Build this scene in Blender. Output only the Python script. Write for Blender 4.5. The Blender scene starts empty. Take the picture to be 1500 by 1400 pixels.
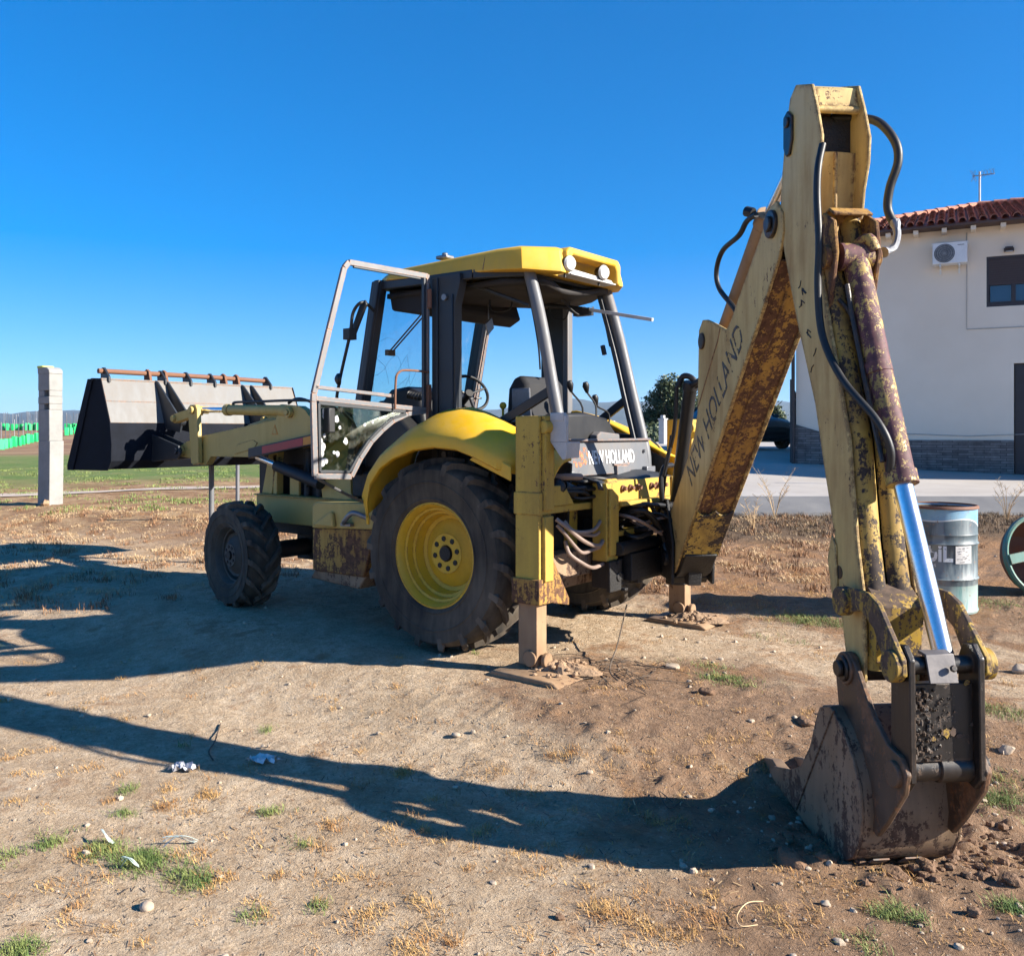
import bpy, math, random
import numpy as np
from mathutils import Vector, Matrix
R = math.radians
random.seed(7); rng = np.random.default_rng(7)
scene = bpy.context.scene

# ------------------------------------------------------------------ camera
# world axes: X = towards the rear of the machine, Y = towards its right flank, Z up (metres)
TH = R(38)
U = Vector((math.cos(TH), math.sin(TH), 0)); D = Vector((-math.sin(TH), math.cos(TH), 0))
CAM = Vector((4.46, -5.89, 1.63))
cd = bpy.data.cameras.new('camera'); cam = bpy.data.objects.new('camera', cd)
scene.collection.objects.link(cam); scene.camera = cam
cam.location = CAM
cam.rotation_euler = (R(90), 0, TH)
cd.sensor_fit = 'HORIZONTAL'; cd.sensor_width = 36; cd.lens = 1290 / 1500 * 36
cd.shift_y = -68 / 1500
cd.clip_start = .05; cd.clip_end = 30000

# ------------------------------------------------------------------ light
SUN_EL = 25.5; SUN_AZ = 21.0            # azimuth measured from +X towards +Y
world = bpy.data.worlds.new('World'); scene.world = world; world.use_nodes = True
wn = world.node_tree.nodes; wl = world.node_tree.links
bg = wn['Background']
sky = wn.new('ShaderNodeTexSky'); sky.sky_type = 'NISHITA'; sky.sun_disc = False
sky.sun_elevation = R(SUN_EL); sky.sun_rotation = R(90 - SUN_AZ)
sky.altitude = 700; sky.air_density = .9; sky.dust_density = .1; sky.ozone_density = 4.0
hs = wn.new('ShaderNodeHueSaturation'); hs.inputs['Saturation'].default_value = 1.45
tint = wn.new('ShaderNodeMix'); tint.data_type = 'RGBA'; tint.blend_type = 'MULTIPLY'; tint.inputs[0].default_value = 1
tint.inputs[7].default_value = (.48, .69, .95, 1)
gm = wn.new('ShaderNodeGamma'); gm.inputs['Gamma'].default_value = .76
wl.new(sky.outputs[0], hs.inputs['Color']); wl.new(hs.outputs[0], gm.inputs[0]); wl.new(gm.outputs[0], tint.inputs[6]); wl.new(tint.outputs[2], bg.inputs[0])
bg.inputs[1].default_value = .108
sl = bpy.data.lights.new('sun', 'SUN'); sun = bpy.data.objects.new('sun', sl)
scene.collection.objects.link(sun)
sl.energy = 5.0; sl.angle = R(.55); sl.color = (1, .93, .82)
sd = Vector((math.cos(R(SUN_AZ)) * math.cos(R(SUN_EL)), math.sin(R(SUN_AZ)) * math.cos(R(SUN_EL)), math.sin(R(SUN_EL))))
sun.rotation_euler = sd.to_track_quat('Z', 'Y').to_euler()
sun.location = (20, 6, 12)
scene.view_settings.view_transform = 'Standard'; scene.view_settings.look = 'None'
scene.view_settings.exposure = 1.52; scene.view_settings.gamma = 1
scene.render.engine = 'CYCLES'
scene.cycles.max_bounces = 8; scene.cycles.transparent_max_bounces = 12

# ------------------------------------------------------------------ helpers
class G:
    """collects shapes of ONE mesh object"""
    def __init__(s): s.v = []; s.f = []; s.mi = []; s.m = 0; s.cuts = []
    def add(s, vs, fs):
        s.cuts.append((len(s.v), len(s.f))); o = len(s.v); s.v += [tuple(p) for p in vs]
        for f in fs: s.f.append(tuple(i + o for i in f)); s.mi.append(s.m)
        return s
    def box(s, a, b):
        x0, y0, z0 = a; x1, y1, z1 = b
        x0, x1 = sorted((x0, x1)); y0, y1 = sorted((y0, y1)); z0, z1 = sorted((z0, z1))
        return s.add([(x0,y0,z0),(x1,y0,z0),(x1,y1,z0),(x0,y1,z0),(x0,y0,z1),(x1,y0,z1),(x1,y1,z1),(x0,y1,z1)],
                     [(0,3,2,1),(4,5,6,7),(0,1,5,4),(1,2,6,5),(2,3,7,6),(3,0,4,7)])
    def prism(s, pts, fn, t0, t1):
        """polygon pts (p,q) extruded between t0 and t1; fn(p,q,t)->xyz"""
        n = len(pts)
        vs = [fn(p, q, t0) for p, q in pts] + [fn(p, q, t1) for p, q in pts]
        fs = [tuple(range(n)), tuple(range(2*n-1, n-1, -1))] + [((i+1) % n, i, n+i, n+(i+1) % n) for i in range(n)]
        return s.add(vs, fs)
    def bar(s, p0, p1, w, h, up=(0,0,1)):
        p0 = Vector(p0); p1 = Vector(p1); d = (p1-p0).normalized(); up = Vector(up)
        a = d.cross(up)
        if a.length < 1e-4: a = d.cross(Vector((1,0,0)))
        a.normalize(); b = a.cross(d)
        c = [(-w/2,-h/2),(w/2,-h/2),(w/2,h/2),(-w/2,h/2)]
        vs = [p0+a*x+b*y for x,y in c]+[p1+a*x+b*y for x,y in c]
        return s.add(vs, [(0,3,2,1),(4,5,6,7),(0,1,5,4),(1,2,6,5),(2,3,7,6),(3,0,4,7)])
    def cyl(s, p0, p1, r0, r1=None, n=24, caps=True):
        if r1 is None: r1 = r0
        p0 = Vector(p0); p1 = Vector(p1); d = (p1-p0).normalized()
        a = d.orthogonal().normalized(); b = d.cross(a)
        vs = []
        for p, r in ((p0, r0), (p1, r1)):
            vs += [p+(a*math.cos(2*math.pi*i/n)+b*math.sin(2*math.pi*i/n))*r for i in range(n)]
        fs = [(i, (i+1) % n, n+(i+1) % n, n+i) for i in range(n)]
        if caps: fs += [tuple(range(n-1,-1,-1)), tuple(range(n, 2*n))]
        return s.add(vs, fs)
    def tube(s, pts, r, n=10, smooth=0, caps=True):
        P = [Vector(p) for p in pts]
        if smooth:
            Q = []
            for i in range(len(P)-1):
                p0 = P[max(i-1,0)]; p1 = P[i]; p2 = P[i+1]; p3 = P[min(i+2,len(P)-1)]
                for k in range(smooth):
                    t = k/smooth
                    Q.append(.5*((2*p1)+(p2-p0)*t+(2*p0-5*p1+4*p2-p3)*t*t+(3*p1-p0-3*p2+p3)*t**3))
            Q.append(P[-1]); P = Q
        rs = r if isinstance(r, (list, tuple)) else [r]*len(P)
        if len(rs) != len(P): rs = [rs[min(int(i*len(rs)/len(P)), len(rs)-1)] for i in range(len(P))]
        d = (P[1]-P[0]).normalized(); a = d.orthogonal().normalized()
        vs = []
        for i, p in enumerate(P):
            d = ((P[min(i+1,len(P)-1)]-P[max(i-1,0)])).normalized()
            a = (a-d*a.dot(d)).normalized(); b = d.cross(a)
            vs += [p+(a*math.cos(2*math.pi*k/n)+b*math.sin(2*math.pi*k/n))*rs[i] for k in range(n)]
        fs = []
        for i in range(len(P)-1):
            for k in range(n): fs.append((i*n+k, i*n+(k+1) % n, (i+1)*n+(k+1) % n, (i+1)*n+k))
        if caps: fs += [tuple(range(n-1,-1,-1)), tuple(range((len(P)-1)*n, len(P)*n))]
        return s.add(vs, fs)
    def lathe(s, prof, c, ax, n=48, a0=0, a1=2*math.pi):
        """prof = [(t along axis, radius)]"""
        ax = Vector(ax).normalized(); c = Vector(c)
        a = ax.orthogonal().normalized(); b = ax.cross(a); m = len(prof)
        vs = []
        for i in range(n):
            t = 2*math.pi*i/n; e = a*math.cos(t)+b*math.sin(t)
            vs += [c+ax*q+e*r for q, r in prof]
        fs = [(i*m+k, i*m+k+1, ((i+1) % n)*m+k+1, ((i+1) % n)*m+k) for i in range(n) for k in range(m-1)]
        return s.add(vs, fs)
    def rock(s, c, r, sc=(1,1,.7), n=12, jit=.03, rnd=random):
        """angular stone: a ball cut by random planes"""
        pl = []
        for _ in range(15):
            a = Vector((rnd.gauss(0,1), rnd.gauss(0,1), rnd.gauss(0,1))).normalized(); pl.append((a, rnd.uniform(.62,1)))
        vs = []; fs = []; m = n//2
        for i in range(m+1):
            for k in range(n):
                th = math.pi*i/m; ph = 2*math.pi*k/n; d = Vector((math.sin(th)*math.cos(ph), math.sin(th)*math.sin(ph), math.cos(th)))
                q = 1.1
                for a, h in pl:
                    t = d.dot(a)
                    if t > .05: q = min(q, h/t)
                q *= r*(1+rnd.uniform(-jit, jit)); vs.append((c[0]+d.x*q*sc[0], c[1]+d.y*q*sc[1], c[2]+d.z*q*sc[2]))
        for i in range(m):
            for k in range(n): fs.append((i*n+k, (i+1)*n+k, (i+1)*n+(k+1) % n, i*n+(k+1) % n))
        return s.add(vs, fs)
    def grid(s, rows, thick=0):
        """rows of points -> sheet"""
        n = len(rows[0]); m = len(rows)
        vs = [p for r in rows for p in r]
        fs = [(i*n+k, i*n+k+1, (i+1)*n+k+1, (i+1)*n+k) for i in range(m-1) for k in range(n-1)]
        return s.add(vs, fs)
    def ball(s, c, r, n=12, sc=(1,1,1), jit=0):
        vs = []; fs = []; m = n//2
        for i in range(m+1):
            for k in range(n):
                th = math.pi*i/m; ph = 2*math.pi*k/n
                j = 1+random.uniform(-jit, jit)
                vs.append((c[0]+r*sc[0]*math.sin(th)*math.cos(ph)*j, c[1]+r*sc[1]*math.sin(th)*math.sin(ph)*j, c[2]+r*sc[2]*math.cos(th)*j))
        for i in range(m):
            for k in range(n): fs.append((i*n+k, (i+1)*n+k, (i+1)*n+(k+1) % n, i*n+(k+1) % n))
        return s.add(vs, fs)
    def each(s, name, mats, parent=None, **k):
        """every collected shape becomes an object of its own"""
        c = s.cuts+[(len(s.v), len(s.f))]; r = []
        for (v0, f0), (v1, f1) in zip(c, c[1:]):
            g = G(); g.v = s.v[v0:v1]; g.f = [tuple(i-v0 for i in f) for f in s.f[f0:f1]]; g.mi = [0]*len(g.f); r.append(g.build(name, mats, parent, **k))
        return r
    def build(s, name, mats, parent=None, bevel=0, smooth=35, weld=False, **tags):
        me = bpy.data.meshes.new(name)
        me.from_pydata(s.v, [], s.f)
        if not isinstance(mats, (list, tuple)): mats = [mats]
        for m in mats: me.materials.append(m)
        if len(mats) > 1: me.polygons.foreach_set('material_index', s.mi)
        if smooth:
            me.shade_smooth()
            me.set_sharp_from_angle(angle=R(smooth))
        me.update()
        o = bpy.data.objects.new(name, me); scene.collection.objects.link(o)
        if weld:
            w = o.modifiers.new('weld', 'WELD'); w.merge_threshold = .0005
        if bevel:
            b = o.modifiers.new('bevel', 'BEVEL'); b.width = bevel; b.segments = 2
            b.limit_method = 'ANGLE'; b.angle_limit = R(40); b.harden_normals = False
        if parent: o.parent = parent
        for k, v in tags.items(): o[k] = v
        return o

def empty(name, loc=(0,0,0), rz=0, **tags):
    o = bpy.data.objects.new(name, None); scene.collection.objects.link(o)
    o.location = loc; o.rotation_euler = (0,0,rz); o.empty_display_size = .2
    for k, v in tags.items(): o[k] = v
    return o

def cam_pt(u, d, z=0):
    """place by metres to the right of / in front of where the photographer stood"""
    p = CAM + U*u + D*d; return Vector((p.x, p.y, z))

# ------------------------------------------------------------------ materials
def nodes(name):
    m = bpy.data.materials.new(name); m.use_nodes = True
    nt = m.node_tree; return m, nt, nt.nodes['Principled BSDF']
def N(nt, typ, **k):
    n = nt.nodes.new('ShaderNode'+typ)
    for a, v in k.items():
        if a in n.inputs.keys(): n.inputs[a].default_value = v
        else: setattr(n, a, v)
    return n
def noise(nt, scale, detail=6, rough=.6, vec=None, dist=0):
    n = nt.nodes.new('ShaderNodeTexNoise')
    n.inputs['Scale'].default_value = scale; n.inputs['Detail'].default_value = detail
    n.inputs['Roughness'].default_value = rough; n.inputs['Distortion'].default_value = dist
    if vec is not None: nt.links.new(vec, n.inputs['Vector'])
    return n.outputs['Fac']
def ramp(nt, src, lo, hi, a=(0,0,0,1), b=(1,1,1,1)):
    r = nt.nodes.new('ShaderNodeValToRGB'); e = r.color_ramp.elements
    e[0].position = lo; e[1].position = hi; e[0].color = a; e[1].color = b
    nt.links.new(src, r.inputs[0]); return r.outputs[0]
def mix(nt, fac, a, b, mode='MIX'):
    n = nt.nodes.new('ShaderNodeMix'); n.data_type = 'RGBA'; n.blend_type = mode; n.clamp_result = False
    for i, x in ((0, fac), (6, a), (7, b)):
        if isinstance(x, (int, float)): n.inputs[i].default_value = x if i == 0 else (x,x,x,1)
        elif isinstance(x, (tuple, list)): n.inputs[i].default_value = (*x[:3], 1)
        else: nt.links.new(x, n.inputs[i])
    return n.outputs[2]
def math_(nt, op, a, b=0, clamp=False):
    n = nt.nodes.new('ShaderNodeMath'); n.operation = op; n.use_clamp = clamp
    for i, x in ((0, a), (1, b)):
        if isinstance(x, (int, float)): n.inputs[i].default_value = x
        else: nt.links.new(x, n.inputs[i])
    return n.outputs[0]
def coords(nt, scale=(1,1,1), rot=(0,0,0)):
    tc = nt.nodes.new('ShaderNodeTexCoord'); mp = nt.nodes.new('ShaderNodeMapping')
    mp.inputs['Scale'].default_value = scale; mp.inputs['Rotation'].default_value = rot
    nt.links.new(tc.outputs['Object'], mp.inputs[0]); return mp.outputs[0]
def bump(nt, bsdf, h, strength=.4, dist=.01):
    b = nt.nodes.new('ShaderNodeBump'); b.inputs['Strength'].default_value = strength
    b.inputs['Distance'].default_value = dist
    nt.links.new(h, b.inputs['Height']); nt.links.new(b.outputs[0], bsdf.inputs['Normal'])

def paint(name, base, rough=.5, chip=.62, chipcol=(.06,.03,.018), dirt=.55, dirtcol=(.16,.10,.05),
          dirtamt=.6, scale=9, edge=True, var=.25, metal=0, streak=.4, er=.016):
    m, nt, b = nodes(name); L = nt.links.new
    v = coords(nt)
    big = noise(nt, 1.7, 5, .6, v); fine = noise(nt, 55, 4, .6, v)
    st = noise(nt, 14, 5, .6, coords(nt, (1,1,.12)))
    c = mix(nt, ramp(nt, big, .3, .7), [x*(1-var) for x in base], base)
    c = mix(nt, ramp(nt, fine, .3, .7, (0,0,0,1), (.35,.35,.35,1)), c, [x*.7 for x in base])
    dm = ramp(nt, math_(nt, 'ADD', math_(nt, 'MULTIPLY', big, .6), math_(nt, 'MULTIPLY', st, streak)), dirt-.12, dirt+.14)
    c = mix(nt, math_(nt, 'MULTIPLY', dm, dirtamt), c, dirtcol)
    st2 = noise(nt, 22, 6, .65, coords(nt, (1.6,1.6,.22)))
    mid = math_(nt, 'ADD', math_(nt, 'MULTIPLY', noise(nt, scale*.45, 6, .7, v), .36), math_(nt, 'ADD', math_(nt, 'MULTIPLY', noise(nt, scale*2.6, 8, .75, v), .24), math_(nt, 'ADD', math_(nt, 'MULTIPLY', noise(nt, scale*8, 5, .7, v), .18), math_(nt, 'MULTIPLY', st2, .22))))
    ct = .5+(chip-.5)*.62
    cm = ramp(nt, mid, ct, ct+.018)
    if edge:
        bv = nt.nodes.new('ShaderNodeBevel'); bv.samples = 3; bv.inputs['Radius'].default_value = er
        ge = nt.nodes.new('ShaderNodeNewGeometry'); dt = nt.nodes.new('ShaderNodeVectorMath'); dt.operation = 'DOT_PRODUCT'
        L(bv.outputs[0], dt.inputs[0]); L(ge.outputs['Normal'], dt.inputs[1])
        e = ramp(nt, dt.outputs['Value'], .80, .97, (1,1,1,1), (0,0,0,1))
        e = math_(nt, 'MULTIPLY', e, ramp(nt, noise(nt, 24, 8, .75, v), .44, .52))
        cm = math_(nt, 'MAXIMUM', cm, e)
    cc = mix(nt, ramp(nt, noise(nt, 30, 5, .6, v), .35, .65), chipcol, [min(1, x*2.2) for x in chipcol])
    c = mix(nt, cm, c, cc)
    L(c, b.inputs['Base Color']); b.inputs['Metallic'].default_value = metal
    rr = math_(nt, 'ADD', math_(nt, 'MULTIPLY', math_(nt, 'MAXIMUM', dm, cm), .35), rough, True)
    L(rr, b.inputs['Roughness'])
    h = math_(nt, 'SUBTRACT', math_(nt, 'MULTIPLY', fine, .25), cm)
    bump(nt, b, h, .35, .004)
    return m

def plain(name, base, rough=.6, metal=0, var=.3, scale=6, bs=.2, dist=.003, fine=60):
    m, nt, b = nodes(name); v = coords(nt)
    n1 = noise(nt, scale, 6, .62, v); n2 = noise(nt, fine, 5, .6, v)
    c = mix(nt, ramp(nt, n1, .32, .68), [x*(1-var) for x in base], [min(1, x*(1+var*.6)) for x in base])
    c = mix(nt, ramp(nt, n2, .3, .75, (0,0,0,1), (.4,.4,.4,1)), c, [x*.65 for x in base])
    nt.links.new(c, b.inputs['Base Color']); b.inputs['Metallic'].default_value = metal
    nt.links.new(ramp(nt, n1, .2, .8, (rough*.8,)*3+(1,), (min(1,rough*1.2),)*3+(1,)), b.inputs['Roughness'])
    bump(nt, b, n2, bs, dist)
    return m

M = {}
M['old_yellow'] = paint('old_yellow', (.56,.36,.045), .55, .585, dirtamt=.55, dirt=.56)
M['arm_yellow'] = paint('arm_yellow', (.50,.36,.10), .5, .69, dirtamt=.3, dirt=.6, dirtcol=(.2,.13,.06))
M['roof_yellow'] = paint('roof_yellow', (.72,.405,.014), .45, .74, dirtamt=.5, dirt=.50, dirtcol=(.42,.29,.10), chipcol=(.22,.14,.05), edge=False)
M['fender_yellow'] = paint('fender_yellow', (.80,.45,.010), .42, .73, dirtamt=.45, dirt=.51, dirtcol=(.45,.31,.10), chipcol=(.25,.15,.05), edge=False)
M['rim_yellow'] = paint('rim_yellow', (.66,.40,.02), .5, .665, dirtamt=.35, dirt=.58, chipcol=(.09,.035,.015))
M['cream'] = paint('cream_paint', (.66,.48,.175), .5, .605, chipcol=(.06,.03,.016), dirtamt=.8, dirt=.515, dirtcol=(.25,.14,.05), er=.04)
M['underside'] = paint('rusted_yellow', (.52,.29,.045), .6, .485, chipcol=(.06,.028,.015), dirtamt=.9, dirt=.50, dirtcol=(.15,.07,.028), scale=9, er=.03)
M['greasy'] = paint('greasy_yellow', (.66,.44,.07), .5, .51, chipcol=(.025,.017,.014), dirtamt=.9, dirt=.49, dirtcol=(.11,.06,.03), scale=10, er=.03)
M['cyl_paint'] = paint('cylinder_paint', (.55,.38,.08), .35, .47, chipcol=(.055,.02,.022), dirtamt=.6, dirt=.5, dirtcol=(.06,.03,.03), scale=17)
M['link'] = paint('link_paint', (.55,.34,.03), .5, .47, chipcol=(.05,.032,.022), dirtamt=.8, dirt=.5, dirtcol=(.07,.045,.03), scale=10)
M['bucket'] = paint('bucket_steel', (.17,.108,.062), .42, .53, chipcol=(.045,.024,.015), dirtamt=.9, dirt=.49, dirtcol=(.30,.20,.12), scale=9, var=.5)
M['ear'] = paint('greasy_ear', (.05,.034,.024), .4, .53, chipcol=(.10,.05,.025), dirtamt=.8, dirt=.50, dirtcol=(.17,.10,.055), scale=9, var=.5)
M['link_dark'] = paint('greasy_steel', (.013,.011,.010), .36, .58, chipcol=(.05,.03,.018), dirtamt=.55, dirt=.58, dirtcol=(.06,.036,.022), scale=9)
M['loader_steel'] = paint('loader_steel', (.165,.163,.158), .55, .66, chipcol=(.16,.08,.04), dirtamt=.4, dirt=.55, dirtcol=(.22,.18,.14), scale=6)
M['rust_pipe'] = paint('rusty_pipe', (.19,.08,.045), .7, .6, chipcol=(.1,.05,.03), dirtamt=.4)
M['rust_leg'] = paint('rust_leg', (.26,.15,.075), .65, .6, chipcol=(.07,.035,.02), dirtamt=.8, dirt=.48, dirtcol=(.36,.24,.14), scale=7)
M['frame'] = plain('cab_frame_paint', (.018,.022,.028), .5, 0, .3)
M['grey'] = paint('grey_paint', (.135,.14,.15), .45, .72, chipcol=(.22,.10,.05), dirtamt=.3)
M['dark'] = plain('grease_and_shade', (.008,.007,.0065), .6, 0, .5, 9, .6, .01)
M['navy'] = plain('engine_dark', (.009,.011,.016), .6, 0, .4)
M['rubber'] = paint('tyre_rubber', (.013,.0125,.012), .85, .9, dirtamt=.8, dirt=.48, dirtcol=(.12,.098,.072), edge=False, var=.4, scale=5)
M['tread'] = paint('tyre_tread', (.015,.014,.013), .85, .9, dirtamt=.8, dirt=.49, dirtcol=(.19,.15,.11), edge=False, var=.4, scale=5)
M['hose'] = plain('hose_rubber', (.008,.008,.009), .5, 0, .3)
M['pinkhose'] = plain('dusty_hose', (.25,.18,.145), .6, 0, .3)
M['chrome'] = plain('chrome_rod', (.80,.81,.83), .26, 1, .06, 3, .03, .001)
M['dusty_rim'] = plain('dusty_rim', (.07,.066,.056), .75, 0, .4)
M['dull'] = plain('dull_steel', (.24,.24,.25), .45, .7, .3)
M['galv'] = paint('galvanised', (.15,.155,.165), .5, .68, chipcol=(.30,.15,.08), dirtamt=.35, dirtcol=(.3,.22,.16), dirt=.58)
M['white'] = plain('white_plate', (.50,.49,.48), .5, 0, .15)
M['white_text'] = plain('white_letters', (.85,.85,.85), .5, 0, .05)
M['red_tape'] = plain('red_tape', (.33,.035,.035), .5, 0, .2)
M['orange_tape'] = plain('orange_tape', (.55,.22,.02), .5, 0, .2)
M['black_plastic'] = plain('black_plastic', (.009,.009,.010), .5, 0, .2)
M['seat'] = plain('seat_cloth', (.016,.016,.018), .8, 0, .4)
M['liner'] = plain('headliner', (.02,.017,.017), .8, 0, .4)
M['mudbrown'] = plain('dry_mud', (.34,.22,.13), .95, 0, .35, 9, .9, .02, 30)
def glass(name, tint, gl=.12, rough=.02):
    m = bpy.data.materials.new(name); m.use_nodes = True; nt = m.node_tree
    nt.nodes.remove(nt.nodes['Principled BSDF']); out = nt.nodes['Material Output']
    t = N(nt, 'BsdfTransparent'); t.inputs[0].default_value = (*tint, 1)
    g = N(nt, 'BsdfGlossy'); g.inputs['Roughness'].default_value = rough
    d = N(nt, 'BsdfDiffuse'); d.inputs[0].default_value = (.5,.48,.42,1)
    v = coords(nt); dust = ramp(nt, noise(nt, 9, 8, .7, v), .5, .75, (0,0,0,1), (.16,.16,.16,1))
    fr = N(nt, 'Fresnel'); fr.inputs[0].default_value = 1.45
    m1 = N(nt, 'MixShader'); m2 = N(nt, 'MixShader'); L = nt.links.new
    L(math_(nt, 'ADD', fr.outputs[0], gl-.04, True), m1.inputs[0]); L(t.outputs[0], m1.inputs[1]); L(g.outputs[0], m1.inputs[2])
    L(dust, m2.inputs[0]); L(m1.outputs[0], m2.inputs[1]); L(d.outputs[0], m2.inputs[2]); L(m2.outputs[0], out.inputs[0])
    return m
M['windshield'] = glass('windshield_glass', (.50,.74,.80), .05)
M['door_glass'] = glass('door_glass', (.50,.62,.56), .10)
def worn_letters(name, col, thr=.5, sc=14):
    m, nt, b = nodes(name); b.inputs['Base Color'].default_value = (*col, 1); b.inputs['Roughness'].default_value = .6
    v = coords(nt); a = ramp(nt, noise(nt, sc, 6, .65, v), thr, thr+.06)
    nt.links.new(a, b.inputs['Alpha']); return m
M['boom_letters'] = worn_letters('worn_black_letters', (.05,.05,.055), .43)
M['panel_letters'] = worn_letters('worn_white_letters', (.72,.72,.72), .30, 30)
M['rust_patch'] = worn_letters('rust_patch', (.50,.17,.07), .5, 22)

def text_mesh(name, txt, fn, size, mat, parent, depth=.003, bold=0.0, squeeze=1.0, align='LEFT'):
    """flat lettering mesh, mapped into the place by fn(x, y, z)"""
    cu = bpy.data.curves.new(name, 'FONT'); cu.body = txt; cu.size = size; cu.extrude = depth/2; cu.offset = bold
    cu.align_x = align; cu.resolution_u = 3
    t = bpy.data.objects.new(name, cu); scene.collection.objects.link(t)
    dg = bpy.context.evaluated_depsgraph_get(); dg.update()
    me = bpy.data.meshes.new_from_object(t.evaluated_get(dg))
    bpy.data.objects.remove(t); bpy.data.curves.remove(cu)
    for v in me.vertices: v.co = fn(v.co.x*squeeze, v.co.y, v.co.z)
    me.materials.clear(); me.materials.append(mat)
    me.name = name
    o = bpy.data.objects.new(name, me); scene.collection.objects.link(o)
    if parent: o.parent = parent
    return o

# ------------------------------------------------------------------ noise for terrain
def vnoise(x, y, f, seed=0):
    r = np.random.default_rng(seed); T = r.random((256,256))
    X = x*f; Y = y*f; xi = np.floor(X).astype(int); yi = np.floor(Y).astype(int); fx = X-xi; fy = Y-yi
    fx = fx*fx*(3-2*fx); fy = fy*fy*(3-2*fy)
    a = T[xi & 255, yi & 255]; b = T[(xi+1) & 255, yi & 255]; c = T[xi & 255, (yi+1) & 255]; d = T[(xi+1) & 255, (yi+1) & 255]
    return (a*(1-fx)+b*fx)*(1-fy)+(c*(1-fx)+d*fx)*fy-.5
def sstep(t): t = np.clip(t, 0, 1); return t*t*(3-2*t)
def base_h(x, y):
    h = -.17*sstep((-y-1.35)/1.2+np.clip(x-1.9, 0, 3)*.62)*sstep((1.2-y)/1.5)
    h = h+np.interp(y, [1.0, 2.3, 7.5, 20, 60, 200, 6000], [0, .13, .30, .42, .62, .9, 1.0])
    h = h-.06*np.exp(-(((x-3.1)/.55)**2+((y+1.65)/.5)**2))
    d = -(x-4.46)*.616+(y+5.89)*.788; u = (x-4.46)*.788+(y+5.89)*.616
    return h+1.35*sstep((d-52)/45)*sstep((-u-10)/15)
def rough_amt(x, y):
    """loose, churned soil by the bucket and the stabilisers, firmer sand elsewhere"""
    a = .75+1.0*np.exp(-(((x-4.0)/1.2)**2+((y+1.6)/1.0)**2))+.6*np.exp(-(((x-2.3)/1.3)**2+((y+1.2)/1.1)**2))
    a = a+.5*sstep((y-.5)/2)
    return a
def detail_h(x, y):
    a = rough_amt(x, y)
    h = .03*vnoise(x,y,.6,1)+.006*vnoise(x,y,2.3,2)
    n = .007*vnoise(x,y,4.1,3)+.005*vnoise(x,y,9,4)+.004*vnoise(x*1.3+y*.4,y,17,5)+.0035*vnoise(x,y,29,6)
    clod = np.maximum(0, vnoise(x,y,9,7)-.12)*.10*np.clip(a-.6, 0, 1.5)
    return h+n*a+clod
def ground_z(x, y):
    x = np.asarray(x, float); y = np.asarray(y, float)
    near = np.clip(1.2-np.hypot(x, y)/40, 0, 1)
    return base_h(x, y)+detail_h(x, y)*near
def gz(x, y): return float(ground_z(x, y))
# =================================================================== BACKHOE LOADER
M['lens'] = plain('lamp_lens', (.62,.61,.57), .25, 0, .15, 30, .5, .004, 120)
BL = empty('backhoe_loader', (0,0,0), 0, label='weathered yellow backhoe loader with open cab door, standing on its stabilisers', category='excavator')
YX = lambda p, q, t: (p, t, q)        # profile in X-Z, thickness along Y
XY_ = lambda p, q, t: (t, p, q)       # profile in Y-Z, thickness along X

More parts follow.
